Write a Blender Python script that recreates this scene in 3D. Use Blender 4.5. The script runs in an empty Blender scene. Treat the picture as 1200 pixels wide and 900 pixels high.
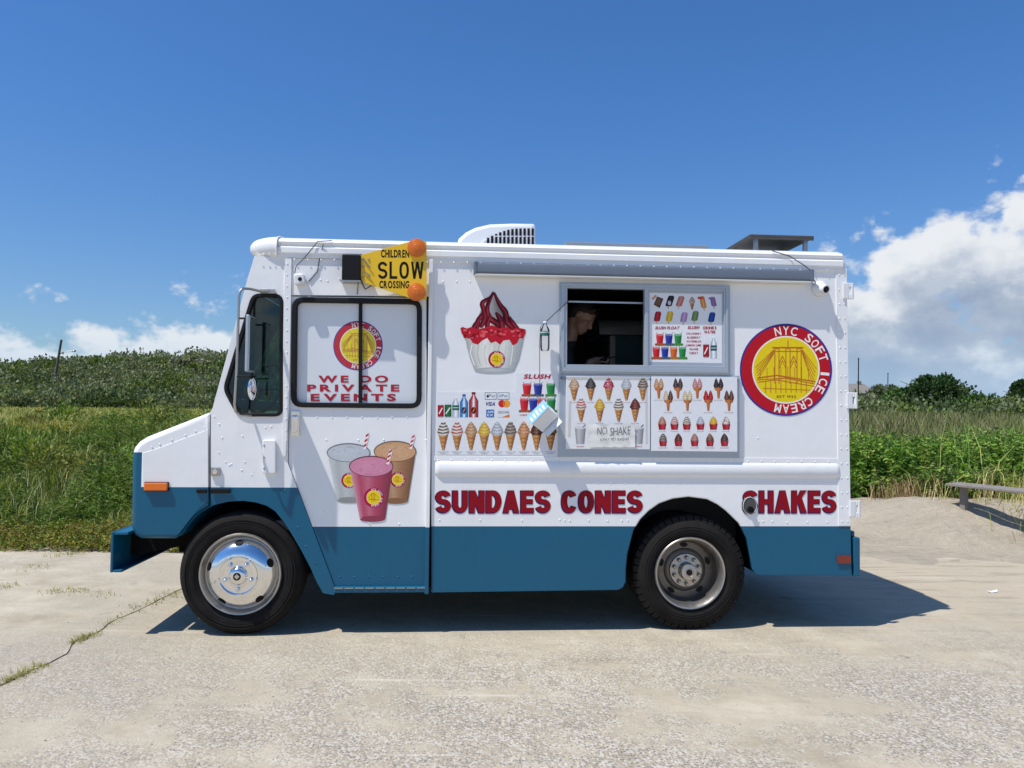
import bpy, math, random
import numpy as np
from mathutils import Vector, Matrix

random.seed(7); RNG = np.random.default_rng(11)
scene = bpy.context.scene
COL = scene.collection

# ---------------------------------------------------------------- camera, sky, sun, exposure
FOC, PITCH, ROLL, YAW, CAM_D, CAM_H = 906.0, math.radians(2.1), math.radians(0.6), math.radians(4.1), 5.2, 1.47
cam = bpy.data.cameras.new('camera'); cam.sensor_width = 36.0; cam.lens = 36.0*FOC/1200.0
cam.clip_start = 0.05; cam.clip_end = 6000
camo = bpy.data.objects.new('camera', cam); COL.objects.link(camo)
CAM_R = Matrix.Rotation(math.pi/2+PITCH, 3, 'X') @ Matrix.Rotation(ROLL, 3, 'Z')
camo.matrix_world = Matrix.Translation((0, -CAM_D, CAM_H)) @ CAM_R.to_4x4()
scene.camera = camo

SUN_DIR = Vector((0.43, 0.27, -1.0)).normalized()       # the way the light travels
SUN_EL = math.asin(-SUN_DIR.z); SUN_ROT = math.atan2(-SUN_DIR.x, -SUN_DIR.y)
sun = bpy.data.lights.new('sun', 'SUN'); sun.energy = 5.0; sun.angle = math.radians(0.53); sun.color = (1.0, 0.955, 0.89)
suno = bpy.data.objects.new('sun', sun); COL.objects.link(suno)
suno.rotation_euler = SUN_DIR.to_track_quat('-Z', 'Y').to_euler(); suno.location = (-8, -5, 20)

vs = scene.view_settings
vs.view_transform = 'Standard'; vs.look = 'None'; vs.gamma = 1.0; vs.exposure = -0.03; vs.use_curve_mapping = False

world = bpy.data.worlds.new('World'); scene.world = world; world.use_nodes = True
class G:
    """tiny node-graph helper"""
    def __init__(s, nt): s.nt = nt; s.nt.nodes.clear()
    def n(s, t, **kw):
        nd = s.nt.nodes.new(t)
        for k, v in kw.items():
            if k.startswith('i_'):
                key = k[2:]; key = int(key) if key.isdigit() else key.replace('_', ' ')
                s.set(nd, key, v)
            else: setattr(nd, k, v)
        return nd
    def set(s, nd, key, v):
        sock = nd.inputs[key]
        if isinstance(v, bpy.types.NodeSocket): s.nt.links.new(v, sock)
        else: sock.default_value = v
    def math(s, op, a, b=None, c=None, clamp=False):
        nd = s.nt.nodes.new('ShaderNodeMath'); nd.operation = op; nd.use_clamp = clamp
        for i, v in enumerate((a, b, c)):
            if v is not None: s.set(nd, i, v)
        return nd.outputs[0]
    def smooth(s, v, lo, hi, a=0.0, b=1.0):
        nd = s.nt.nodes.new('ShaderNodeMapRange'); nd.interpolation_type = 'SMOOTHSTEP'
        for k, x in zip((0, 1, 2, 3, 4), (v, lo, hi, a, b)): s.set(nd, k, x)
        return nd.outputs[0]
    def mix(s, f, a, b, blend='MIX'):
        nd = s.nt.nodes.new('ShaderNodeMix'); nd.data_type = 'RGBA'; nd.blend_type = blend
        s.set(nd, 0, f); s.set(nd, 6, a); s.set(nd, 7, b)
        return nd.outputs[2]
    def noise(s, vec, scale, detail=3, rough=0.5, out=0, dist=0.0, dim='3D'):
        nd = s.nt.nodes.new('ShaderNodeTexNoise'); nd.noise_dimensions = dim
        if vec is not None: s.set(nd, 'Vector', vec)
        s.set(nd, 'Scale', scale); s.set(nd, 'Detail', detail); s.set(nd, 'Roughness', rough); s.set(nd, 'Distortion', dist)
        return nd.outputs[out]
    def ramp(s, f, stops, interp='LINEAR'):
        nd = s.nt.nodes.new('ShaderNodeValToRGB'); nd.color_ramp.interpolation = interp
        e = nd.color_ramp.elements
        while len(e) < len(stops): e.new(0.5)
        for el, (p, c) in zip(e, stops):
            el.position = p; el.color = (*c, 1) if not isinstance(c, (int, float)) else (c, c, c, 1)
        s.set(nd, 0, f)
        return nd.outputs[0]
    def comb(s, x, y, z):
        nd = s.nt.nodes.new('ShaderNodeCombineXYZ')
        for i, v in enumerate((x, y, z)): s.set(nd, i, v)
        return nd.outputs[0]

def build_sky():
    g = G(world.node_tree); nt = g.nt
    out = g.n('ShaderNodeOutputWorld'); bg = g.n('ShaderNodeBackground'); bg.inputs[1].default_value = SKY
    nt.links.new(bg.outputs[0], out.inputs[0])
    sky = g.n('ShaderNodeTexSky'); sky.sky_type = 'NISHITA'; sky.sun_disc = False
    sky.sun_elevation = SUN_EL; sky.sun_rotation = SUN_ROT; sky.air_density = 1.0; sky.dust_density = 0.6; sky.ozone_density = 3.0
    tc = g.n('ShaderNodeTexCoord'); sep = g.n('ShaderNodeSeparateXYZ'); nt.links.new(tc.outputs['Generated'], sep.inputs[0])
    x, y, z = sep.outputs
    az = g.math('ARCTAN2', x, y)                                  # 0 ahead, + to the right
    el = g.math('ARCSINE', z)
    # height of the cumulus tops round the horizon (radians)
    azn = g.math('MULTIPLY_ADD', az, 1/(2*math.pi), 0.5)
    stops = [(0.00, .17), (.06, .26), (.13, .12), (.20, .2), (.27, .10), (.33, .16), (.37, .09), (.402, .095), (.418, .115), (.427, .135), (.435, .15), (.443, .125),
             (.453, .10), (.48, .06), (.52, .06), (.548, .09), (.562, .205), (.575, .24), (.59, .285), (.615, .30), (.67, .22), (.73, .10), (.80, .20), (.88, .12), (.94, .22), (1.0, .17)]
    top = g.ramp(azn, [(p, v/0.5) for p, v in stops], 'B_SPLINE')
    top = g.math('MULTIPLY', top, 0.5)
    def density(daz, de):
        a2 = g.math('ADD', az, daz); e2 = g.math('ADD', el, de)
        v = g.comb(g.math('ADD', a2, CLOUD_SEED), g.math('MULTIPLY', e2, 1.35), 0.37)
        n1 = g.noise(v, 10.0, 8, 0.60, dim='2D')
        vo = g.n('ShaderNodeTexVoronoi'); vo.feature = 'F1'; vo.voronoi_dimensions = '2D'; vo.normalize = False
        g.set(vo, 'Vector', v); g.set(vo, 'Scale', 15.0); g.set(vo, 'Detail', 3.0); g.set(vo, 'Roughness', .55)
        puff = g.math('SUBTRACT', 0.62, vo.outputs['Distance'])
        d = g.math('MULTIPLY_ADD', puff, 0.30, g.math('MULTIPLY', g.math('SUBTRACT', n1, 0.5), 1.25))
        fall = g.math('MULTIPLY', g.math('SUBTRACT', top, e2), 5.0)
        fall = g.math('MINIMUM', fall, 0.50)
        return g.math('ADD', d, fall)
    d0 = density(0.0, 0.0); d1 = density(-0.014, 0.028); d2 = density(-0.03, 0.07)
    mask = g.smooth(d0, -0.02, 0.24)
    edge = g.smooth(d1, 0.02, 0.62); core = g.smooth(d2, .0, 0.64)
    shade = g.math('ADD', g.math('MULTIPLY', edge, 0.42), g.math('MULTIPLY', core, 0.58))
    K = 1.0/SKY
    ccol = g.ramp(shade, [(0.0, (0.87, 0.895, 0.92)), (0.22, (0.70, 0.745, 0.81)), (0.5, (0.45, 0.52, 0.635)), (1.0, (0.31, 0.39, 0.53))])
    hz = g.math('MULTIPLY', g.smooth(el, 0.0, 0.13, 0.62, 0.0), 1.0)
    ccol = g.mix(hz, ccol, (0.40, 0.60, 0.83, 1))
    sc = g.n('ShaderNodeMix'); sc.data_type = 'RGBA'; sc.blend_type = 'MULTIPLY'; sc.inputs[0].default_value = 1
    nt.links.new(ccol, sc.inputs[6]); sc.inputs[7].default_value = (K, K, K, 1)
    up = g.smooth(el, -0.01, 0.01)
    m = g.math('MULTIPLY', g.math('MULTIPLY', mask, 0.96), up)
    # deep summer blue away from the horizon
    tint = g.mix(g.smooth(el, 0.0, 0.42), (0.72, 0.90, 1.10, 1), (*SKY_TINT, 1))
    blue = g.mix(1.0, sky.outputs[0], tint, 'MULTIPLY')
    nt.links.new(g.mix(m, blue, sc.outputs[2]), bg.inputs[0])
SKY = 0.108
world.cycles.sampling_method = 'MANUAL'; world.cycles.sample_map_resolution = 512
CLOUD_SEED = 0.0
SKY_TINT = (0.52, 0.92, 1.36)
build_sky()

# ---------------------------------------------------------------- maths
EX = Vector((math.cos(YAW), math.sin(YAW), 0)); EY = Vector((-math.sin(YAW), math.cos(YAW), 0))
CAM = Vector((0, -CAM_D, CAM_H))
def ray(px, py): return CAM_R @ Vector(((px-600)/FOC, -(py-450)/FOC, -1))
def P(px, py, y=0.0):
    """point of the truck's own frame (x along it, z up) on the vertical plane y, seen at a photo pixel"""
    d = ray(px, py); t = (y-CAM.dot(EY))/d.dot(EY); w = CAM+t*d
    return w.dot(EX), w.z
def P3(px, py, y=0.0):
    a = P(px, py, y); return (a[0], y, a[1])
def PL(pts, y=0.0): return [P(a, b, y) for a, b in pts]
def W(px, py, depth):
    d = ray(px, py); return CAM+d*(depth/d.y)
def Wg(px, py, z=0.0):
    d = ray(px, py); return CAM+d*((z-CAM.z)/d.z)

def s2l(c):
    return tuple((v/12.92 if v <= .04045 else ((v+.055)/1.055)**2.4) for v in (x/255.0 for x in c))

# ---------------------------------------------------------------- objects
def empty(name, loc=(0, 0, 0), rz=0, parent=None):
    o = bpy.data.objects.new(name, None); COL.objects.link(o); o.location = loc; o.rotation_euler = (0, 0, rz)
    o.empty_display_size = .2
    if parent: o.parent = parent
    return o
def tag(o, label=None, cat=None, group=None, kind=None):
    if label: o['label'] = label
    if cat: o['category'] = cat
    if group: o['group'] = group
    if kind: o['kind'] = kind
    return o
def link(name, me, mat, parent=None, kind=None):
    o = bpy.data.objects.new(name, me); COL.objects.link(o)
    if mat is not None:
        me.materials.clear()
        for m in (mat if isinstance(mat, (list, tuple)) else [mat]): me.materials.append(m)
    if parent: o.parent = parent
    if kind: o['kind'] = kind
    return o
def smooth(me, ang=35):
    me.polygons.foreach_set('use_smooth', [True]*len(me.polygons))
    me.set_sharp_from_angle(angle=math.radians(ang))

class MB:
    def __init__(s): s.v = []; s.f = []; s.mi = []
    def add(s, vs, fs, mi=0):
        o = len(s.v); s.v += [tuple(v) for v in vs]; s.f += [tuple(i+o for i in f) for f in fs]; s.mi += [mi]*len(fs); return s
    def box(s, x0, x1, y0, y1, z0, z1, mi=0, M=None):
        vs = [(x, y, z) for z in (z0, z1) for y in (y0, y1) for x in (x0, x1)]
        if M is not None: vs = [tuple(M @ Vector(v)) for v in vs]
        return s.add(vs, [(0, 2, 3, 1), (4, 5, 7, 6), (0, 1, 5, 4), (2, 6, 7, 3), (0, 4, 6, 2), (1, 3, 7, 5)], mi)
    def quad(s, a, b, c, d, mi=0): return s.add([a, b, c, d], [(0, 1, 2, 3)], mi)
    def tube(s, path, r, n=8, caps=True, mi=0):
        path = [Vector(p) for p in path]; rs = r if isinstance(r, (list, tuple)) else [r]*len(path)
        rings = []; up = None
        for i, p in enumerate(path):
            t = (path[min(i+1, len(path)-1)]-path[max(i-1, 0)]).normalized()
            if up is None: up = Vector((0, 0, 1)) if abs(t.z) < .9 else Vector((1, 0, 0))
            a = t.cross(up).normalized(); b = a.cross(t).normalized(); up = b
            rings.append([p+rs[i]*(math.cos(2*math.pi*k/n)*a+math.sin(2*math.pi*k/n)*b) for k in range(n)])
        vs = [v for r_ in rings for v in r_]; fs = []
        for i in range(len(path)-1):
            for k in range(n):
                k2 = (k+1) % n; fs.append((i*n+k, i*n+k2, (i+1)*n+k2, (i+1)*n+k))
        if caps: fs += [tuple(range(n))[::-1], tuple((len(path)-1)*n+k for k in range(n))]
        return s.add(vs, fs, mi)
    def lathe(s, prof, c, n=48, axis='Y', mi=0, closed=False):
        """prof: list of (radius, offset along axis); about an axis through c"""
        vs = []; m = len(prof)
        for k in range(n):
            a = 2*math.pi*k/n; ca, sa = math.cos(a), math.sin(a)
            for r, t in prof:
                vs.append((c[0]+r*ca, c[1]+t, c[2]+r*sa) if axis == 'Y' else ((c[0]+r*ca, c[1]+r*sa, c[2]+t) if axis == 'Z' else (c[0]+t, c[1]+r*ca, c[2]+r*sa)))
        fs = []
        for k in range(n):
            k2 = (k+1) % n
            for i in range(m if closed else m-1):
                j = (i+1) % m; fs.append((k*m+i, k*m+j, k2*m+j, k2*m+i))
        return s.add(vs, fs, mi)
    def dome(s, c, r, h, n=7):
        """a rivet head facing -Y"""
        vs = [(c[0]+r*math.cos(2*math.pi*k/n), c[1], c[2]+r*math.sin(2*math.pi*k/n)) for k in range(n)]
        vs += [(c[0]+.6*r*math.cos(2*math.pi*k/n), c[1]-h*.8, c[2]+.6*r*math.sin(2*math.pi*k/n)) for k in range(n)]
        vs.append((c[0], c[1]-h, c[2])); fs = []
        for k in range(n):
            k2 = (k+1) % n; fs += [(k, k2, n+k2, n+k), (n+k, n+k2, 2*n)]
        return s.add(vs, fs)
    def loft(s, rings, caps=True, mi=0):
        n = len(rings[0]); vs = [v for r in rings for v in r]; fs = []
        for i in range(len(rings)-1):
            for k in range(n):
                k2 = (k+1) % n; fs.append((i*n+k, i*n+k2, (i+1)*n+k2, (i+1)*n+k))
        if caps: fs += [tuple(range(n))[::-1], tuple((len(rings)-1)*n+k for k in range(n))]
        return s.add(vs, fs, mi)
    def mesh(s, name='m', sm=None):
        me = bpy.data.meshes.new(name); me.from_pydata(s.v, [], s.f)
        if any(s.mi): me.polygons.foreach_set('material_index', s.mi)
        if sm: smooth(me, sm)
        me.update(); return me
    def build(s, name, mat, parent=None, sm=None, bevel=0, kind=None):
        o = link(name, s.mesh(name, sm), mat, parent, kind)
        if bevel:
            b = o.modifiers.new('bevel', 'BEVEL'); b.width = bevel; b.segments = 2; b.limit_method = 'ANGLE'
        return o

def plate(name, outer, holes, y, th, mat, parent, bevel=0.0, sm=40, local=False, pv=None, kind=None):
    """a sheet cut to an outline (photo pixels on the plane pv, or local x,z), front face at y, thickness th going back"""
    cu = bpy.data.curves.new(name, 'CURVE'); cu.dimensions = '2D'; cu.fill_mode = 'BOTH'
    cu.extrude = th/2-bevel; cu.bevel_depth = bevel; cu.bevel_resolution = 2; cu.offset = -bevel
    for loop in [outer]+list(holes):
        pts = loop if local else PL(loop, y if pv is None else pv)
        sp = cu.splines.new('POLY'); sp.points.add(len(pts)-1); sp.use_cyclic_u = True
        for p, q in zip(sp.points, pts): p.co = (q[0], q[1], 0, 1)
    t = bpy.data.objects.new('t', cu); COL.objects.link(t)
    dg = bpy.context.evaluated_depsgraph_get(); dg.update()
    me = bpy.data.meshes.new_from_object(t.evaluated_get(dg)); me.name = name
    bpy.data.objects.remove(t); bpy.data.curves.remove(cu)
    n = len(me.vertices); co = np.empty(n*3); me.vertices.foreach_get('co', co); co = co.reshape(-1, 3)
    new = np.stack([co[:, 0], y+th/2-co[:, 2], co[:, 1]], 1); me.vertices.foreach_set('co', new.ravel())
    if sm: smooth(me, sm)
    me.update(); return link(name, me, mat, parent, kind)

def rrect(x0, y0, x1, y1, r, n=5):
    pts = []
    for cx, cy, a0 in ((x1-r, y0+r, -90), (x1-r, y1-r, 0), (x0+r, y1-r, 90), (x0+r, y0+r, 180)):
        for i in range(n+1):
            a = math.radians(a0+90*i/n); pts.append((cx+r*math.cos(a), cy+r*math.sin(a)))
    return pts
def rquad(c, r, n=5):
    """polygon c with rounded corners of radius r (same units)"""
    out = []; m = len(c)
    for i in range(m):
        p = Vector(c[i]); a = (Vector(c[i-1])-p); b = (Vector(c[(i+1) % m])-p); ri = r[i] if isinstance(r, (list, tuple)) else r
        k = min(ri, a.length*.45, b.length*.45); A = p+a.normalized()*k; B = p+b.normalized()*k
        for j in range(n+1):
            t = j/n; q = A*(1-t)**2+p*2*t*(1-t)+B*t*t; out.append((q.x, q.y))
    return out
def grow(c, d):
    """grow a roughly convex px loop by d"""
    cx = sum(p[0] for p in c)/len(c); cy = sum(p[1] for p in c)/len(c); m = len(c); out = []
    for i in range(m):
        a = Vector(c[i-1]); b = Vector(c[(i+1) % m]); t = (b-a); n = Vector((t.y, -t.x)).normalized()
        if n.dot(Vector((c[i][0]-cx, c[i][1]-cy))) < 0: n = -n
        out.append((c[i][0]+n.x*d, c[i][1]+n.y*d))
    return out

# ---------------------------------------------------------------- materials
def mat(name, color=(.5, .5, .5), rough=.5, metal=0.0, coat=0.0, spec=.5, var=0.0, vscale=8.0, bump=0.0, bscale=60.0, rvar=0.0, emit=None):
    m = bpy.data.materials.new(name); m.use_nodes = True; g = G(m.node_tree); nt = g.nt
    o = g.n('ShaderNodeOutputMaterial'); b = g.n('ShaderNodeBsdfPrincipled'); nt.links.new(b.outputs[0], o.inputs[0])
    b.inputs['Roughness'].default_value = rough; b.inputs['Metallic'].default_value = metal
    b.inputs['Coat Weight'].default_value = coat; b.inputs['Specular IOR Level'].default_value = spec
    tc = g.n('ShaderNodeTexCoord').outputs['Object']
    c = (*color, 1)
    if var:
        nz = g.noise(tc, vscale, 5, .6); f = g.math('MULTIPLY_ADD', g.math('SUBTRACT', nz, .5), 2*var, 1.0)
        mx = g.n('ShaderNodeVectorMath', operation='SCALE'); mx.inputs[0].default_value = color; nt.links.new(f, mx.inputs['Scale'])
        nt.links.new(mx.outputs[0], b.inputs['Base Color'])
    else: b.inputs['Base Color'].default_value = c
    if rvar: nt.links.new(g.math('MULTIPLY_ADD', g.math('SUBTRACT', g.noise(tc, vscale*2, 4), .5), rvar, rough, clamp=True), b.inputs['Roughness'])
    if bump:
        bp = g.n('ShaderNodeBump'); bp.inputs['Strength'].default_value = bump; bp.inputs['Distance'].default_value = .01
        nt.links.new(g.noise(tc, bscale, 4), bp.inputs['Height']); nt.links.new(bp.outputs[0], b.inputs['Normal'])
    return m

WHITE = (.83, .835, .825); BLUE = (.001, .097, .182)
def paint(name, zline=None, xline=None, z2=None):
    """two-tone truck enamel: blue below zline (and in front of xline below z2), a little road film and panel waviness"""
    m = bpy.data.materials.new(name); m.use_nodes = True; g = G(m.node_tree); nt = g.nt
    o = g.n('ShaderNodeOutputMaterial'); b = g.n('ShaderNodeBsdfPrincipled'); nt.links.new(b.outputs[0], o.inputs[0])
    tc = g.n('ShaderNodeTexCoord').outputs['Object']; sep = g.n('ShaderNodeSeparateXYZ'); nt.links.new(tc, sep.inputs[0])
    x, y, z = sep.outputs
    mp = g.n('ShaderNodeMapping'); nt.links.new(tc, mp.inputs[0]); mp.inputs['Scale'].default_value = (9, 9, .9)
    streak = g.smooth(g.noise(mp.outputs[0], 3.0, 5, .6), .52, .78)
    blot = g.smooth(g.noise(tc, 2.3, 6, .62), .45, .75)
    low = g.smooth(g.math('ADD', z, g.math('MULTIPLY', g.noise(tc, 5, 5, .65), .5)), 1.25, .45)            # road splash climbs the lower body
    scuff = g.smooth(g.noise(mp.outputs[0], 14.0, 4, .7), .66, .80)
    film = g.math('ADD', g.math('MULTIPLY', g.math('MULTIPLY_ADD', streak, .55, g.math('MULTIPLY', blot, .4)), .15), g.math('MULTIPLY', g.math('MULTIPLY_ADD', scuff, .6, .12), g.math('MULTIPLY', low, .30)))
    wc = g.mix(film, (*WHITE, 1), (.50, .48, .43, 1))
    bc = g.mix(film, (*BLUE, 1), (.06, .13, .18, 1))
    if zline is not None:
        f = g.math('LESS_THAN', z, zline)
        if xline is not None: f = g.math('MAXIMUM', f, g.math('MULTIPLY', g.math('LESS_THAN', x, xline), g.math('LESS_THAN', z, z2)))
        c = g.mix(f, wc, bc)
    else: c = wc
    nt.links.new(c, b.inputs['Base Color'])
    nt.links.new(g.math('MULTIPLY_ADD', film, 1.2, .33), b.inputs['Roughness'])
    b.inputs['Coat Weight'].default_value = .10; b.inputs['Specular IOR Level'].default_value = .35; b.inputs['Coat Roughness'].default_value = .12
    bp = g.n('ShaderNodeBump'); bp.inputs['Strength'].default_value = .35; bp.inputs['Distance'].default_value = .02
    nt.links.new(g.math('MULTIPLY_ADD', g.noise(tc, 2.1, 3), 1.3, g.math('MULTIPLY', g.noise(tc, 130, 2), .006)), bp.inputs['Height']); nt.links.new(bp.outputs[0], b.inputs['Normal'])
    return m
def glass(name, tint=(.55, .75, .74), gloss=1.0, rough=.02):
    m = bpy.data.materials.new(name); m.use_nodes = True; g = G(m.node_tree); nt = g.nt
    o = g.n('ShaderNodeOutputMaterial'); t = g.n('ShaderNodeBsdfTransparent'); t.inputs[0].default_value = (*tint, 1)
    gl = g.n('ShaderNodeBsdfGlossy'); gl.inputs['Roughness'].default_value = rough
    fr = g.n('ShaderNodeFresnel'); fr.inputs[0].default_value = 1.5; mx = g.n('ShaderNodeMixShader')
    nt.links.new(g.math('MULTIPLY', fr.outputs[0], gloss, clamp=True), mx.inputs[0]); nt.links.new(t.outputs[0], mx.inputs[1]); nt.links.new(gl.outputs[0], mx.inputs[2]); nt.links.new(mx.outputs[0], o.inputs[0])
    return m
def attr_mat(name, rough=.5, trans=0.0, spec=.3, coat=0.0, nvar=0.0, nscale=30):
    m = bpy.data.materials.new(name); m.use_nodes = True; g = G(m.node_tree); nt = g.nt
    o = g.n('ShaderNodeOutputMaterial'); b = g.n('ShaderNodeBsdfPrincipled'); a = g.n('ShaderNodeAttribute'); a.attribute_name = 'Col'
    c = a.outputs['Color']
    if nvar:
        tc = g.n('ShaderNodeTexCoord').outputs['Object']; nz = g.noise(tc, nscale, 4)
        mx = g.n('ShaderNodeVectorMath', operation='SCALE'); nt.links.new(c, mx.inputs[0]); nt.links.new(g.math('MULTIPLY_ADD', g.math('SUBTRACT', nz, .5), 2*nvar, 1.0), mx.inputs['Scale']); c = mx.outputs[0]
    nt.links.new(c, b.inputs['Base Color']); b.inputs['Roughness'].default_value = rough; b.inputs['Specular IOR Level'].default_value = spec; b.inputs['Coat Weight'].default_value = coat
    if trans:
        t = g.n('ShaderNodeBsdfTranslucent'); nt.links.new(g.mix(1.0, c, (1.12, 1.12, .55, 1), 'MULTIPLY'), t.inputs[0])
        mx = g.n('ShaderNodeMixShader'); mx.inputs[0].default_value = trans
        nt.links.new(b.outputs[0], mx.inputs[1]); nt.links.new(t.outputs[0], mx.inputs[2]); nt.links.new(mx.outputs[0], o.inputs[0])
    else: nt.links.new(b.outputs[0], o.inputs[0])
    return m

def zl(px, py): return P(px, py)[1]
M = dict(
    white=paint('white_enamel'), box=paint('box_enamel', zl(750, 616.7)), door=paint('door_enamel', zl(430, 617.5)), cab=paint('cab_enamel', zl(290, 571.2)),
    nose=paint('nose_enamel', zl(200, 570.7), P(166.3, 550)[0], zl(160, 530)), blue=paint('blue_enamel', 9.0),
    alu=mat('aluminium', (.41, .46, .51), .42, .35, var=.06, vscale=20, rvar=.15),
    alu_dull=mat('dull_aluminium', (.14, .17, .21), .5, .2, var=.08, vscale=14),
    rubber=mat('gasket_rubber', (.009, .009, .010), .6, spec=.25, var=.2),
    tyre=mat('tyre_rubber', (.0145, .0135, .0125), .85, spec=.16, var=.75, vscale=7, bump=.25, bscale=120),
    black=mat('black_plastic', (.008, .008, .009), .55, spec=.2, var=.2), chassis=mat('chassis_black', (.007, .007, .007), .85, spec=.1, var=.4, vscale=6),
    chrome=mat('chrome', (.80, .80, .79), .11, 1.0, rvar=.14, vscale=16, var=.06), steel=mat('worn_steel', (.45, .43, .40), .36, .9, var=.18, vscale=14, rvar=.2),
    darksteel=mat('dark_worn_steel', (.17, .155, .135), .42, .75, var=.3, vscale=20),  # darker steel than the rim, used on the rear wheel disc
    yellow=mat('sign_yellow', (.80, .50, .012), .4, var=.05), amber=mat('amber_lens', (.66, .15, .006), .38, coat=.1, var=.15, vscale=90),
    orange=mat('orange_lens', (.78, .16, .006), .22, coat=.4), red=mat('red_reflector', (.20, .022, .012), .25, coat=.4, var=.4, vscale=60),
    plastic=mat('white_plastic', (.74, .75, .75), .35, var=.04), grey=mat('grey_panel', (.22, .25, .29), .5, var=.1),
    inside=mat('dark_cabin_lining', (.035, .037, .040), .7, var=.3, vscale=5), fridge=mat('teal_freezer', (.06, .16, .20), .3, coat=.3, var=.2),
    paper=mat('paper', (.78, .79, .80), .6, var=.04, vscale=30, bump=.1, bscale=25), windowcard=mat('window_film', (.70, .735, .76), .30, coat=.5, var=.03),
    glass=glass('green_tinted_glass', (.50, .74, .74), 1.2), clear=glass('clear_glass', (.95, .97, .97), 1.0), smoke=glass('windscreen_glass', (.6, .75, .74), 1.0),
    bottle=glass('clear_plastic', (.97, .98, .985), 1.0, .08), print=attr_mat('printed_ink', .5, 0, .18, .0, .22, 160), seat=mat('seat_vinyl', (.03, .035, .04), .5),
    mirror=mat('mirror_glass', (.85, .87, .88), .02, 1.0), cord=mat('dark_cord', (.03, .02, .018), .6), wire=mat('grey_wire', (.05, .05, .055), .5),
    wood=mat('weathered_wood', (.24, .215, .19), .85, var=.35, vscale=9, bump=.5, bscale=40), ac=mat('ac_shroud', (.74, .75, .76), .4, var=.04),
)

# ================================================================ the setting
def _hash(ix, iy, seed):
    h = np.sin(ix*127.1+iy*311.7+seed*74.7)*43758.5453
    return h-np.floor(h)
def vnoise(x, y, s, seed=0):
    x = np.asarray(x, float)*s; y = np.asarray(y, float)*s; ix = np.floor(x); iy = np.floor(y); fx = x-ix; fy = y-iy
    fx = fx*fx*(3-2*fx); fy = fy*fy*(3-2*fy)
    a = _hash(ix, iy, seed); b = _hash(ix+1, iy, seed); c = _hash(ix, iy+1, seed); d = _hash(ix+1, iy+1, seed)
    return (a*(1-fx)+b*fx)*(1-fy)+(c*(1-fx)+d*fx)*fy
def fbm(x, y, s, seed=0, o=4):
    t = 0; a = .5; n = 0
    for i in range(o): t = t+a*vnoise(x, y, s*2**i, seed+i); n += a; a *= .5
    return t/n
def sst(v, a, b):
    t = np.clip((v-a)/(b-a), 0, 1); return t*t*(3-2*t)
def H(x, y):
    """ground height"""
    x = np.asarray(x, float); y = np.asarray(y, float)
    r = sst(x, 0.5, 3.5)                                          # 0 left of the truck, 1 right of it
    e = .5*(fbm(x, y, .7, 3)-.5)
    left = -.03+.10*sst(y+e*1.2, 2.55, 3.3)+.72*sst(y+e, 3.2, 9.5)+.28*sst(y, 9, 32)
    right = -.03+.05*sst(y+e*7-.10*(x-3), 1.6, 3.6)+.33*sst(y+.30*(x-5.4)+e, 2.6, 5.0)+.40*sst(y, 6, 20)+.15*sst(y, 20, 40)
    z = left*(1-r)+right*r
    z = z+(fbm(x, y, .45, 9)-.5)*.14*sst(y, 3.5, 7)+(fbm(x, y, 2.2, 21)-.5)*(.035+.09*r)*sst(y, 2.2, 3.6)
    z = z+.12*np.exp(-((x-6.0)/1.1)**2-((y-4.2)/.8)**2)+.10*np.exp(-((x-4.9)/.8)**2-((y-4.3)/.7)**2)
    hill = (4.9+2.6*sst(x, -80, -34)+1.3*(fbm(x, y, .055, 15, 2)-.5))*sst(y, 62, 112)*(1-sst(x-.12*(y-60), -6, 34))*(.72+.36*fbm(x+40, y, .017, 5, 3))
    return z+hill

def arr_mesh(name, V, F, colr=None):
    V = np.asarray(V, np.float32).reshape(-1, 3); F = np.asarray(F, np.int32); k = F.shape[1]; m = len(F)
    me = bpy.data.meshes.new(name); me.vertices.add(len(V)); me.vertices.foreach_set('co', V.ravel())
    me.loops.add(m*k); me.loops.foreach_set('vertex_index', F.ravel())
    me.polygons.add(m); me.polygons.foreach_set('loop_start', np.arange(0, m*k, k, dtype=np.int32))
    me.update(calc_edges=True)
    if colr is not None:
        a = me.attributes.new('Col', 'FLOAT_COLOR', 'POINT'); c = np.ones((len(V), 4), np.float32); c[:, :3] = colr; a.data.foreach_set('color', c.ravel())
    return me

# ---- ground sheet
def spaced(parts): return np.unique(np.concatenate(parts))
gx = spaced([-np.geomspace(16, 1800, 40), np.arange(-16, 16.01, .13), np.geomspace(16, 1800, 40)])
gy = spaced([np.array([-400, -120, -50]), np.arange(-30, 2.01, 1.0), np.arange(2, 12, .11), np.arange(12, 60, .7), np.arange(60, 150, 2.2), np.geomspace(150, 2500, 30)])
X, Y = np.meshgrid(gx, gy); Z = H(X, Y)
nx, ny = len(gx), len(gy)
i = np.arange((ny-1)*(nx-1)); r_, c_ = i//(nx-1), i % (nx-1); a = r_*nx+c_
F = np.stack([a, a+1, a+nx+1, a+nx], 1)
sand = np.array([.52, .45, .345]); soil = np.array([.15, .125, .075]); turf = np.array([.105, .125, .038]); far = np.array([.045, .062, .022])
rr = sst(X+(fbm(X, Y, .6, 31)-.5)*2.2, 2.2, 3.4)*(1-sst(Y+(fbm(X, Y, .9, 33)-.5)*1.8-.55*(X-4.6), 5.2, 6.2))
n1 = fbm(X, Y, .9, 2); grassy = sst(Y+(n1-.5)*2, 3.0, 4.0)
cc = soil*(1-grassy[..., None])+turf*grassy[..., None]
edge = sst(Y+(fbm(X, Y, 1.7, 8)-.5)*1.1, 2.7, 3.2)
cc = sand*.93*(1-edge[..., None])+cc*edge[..., None]
cc = cc*(1-rr[..., None])+sand*rr[..., None]
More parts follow.
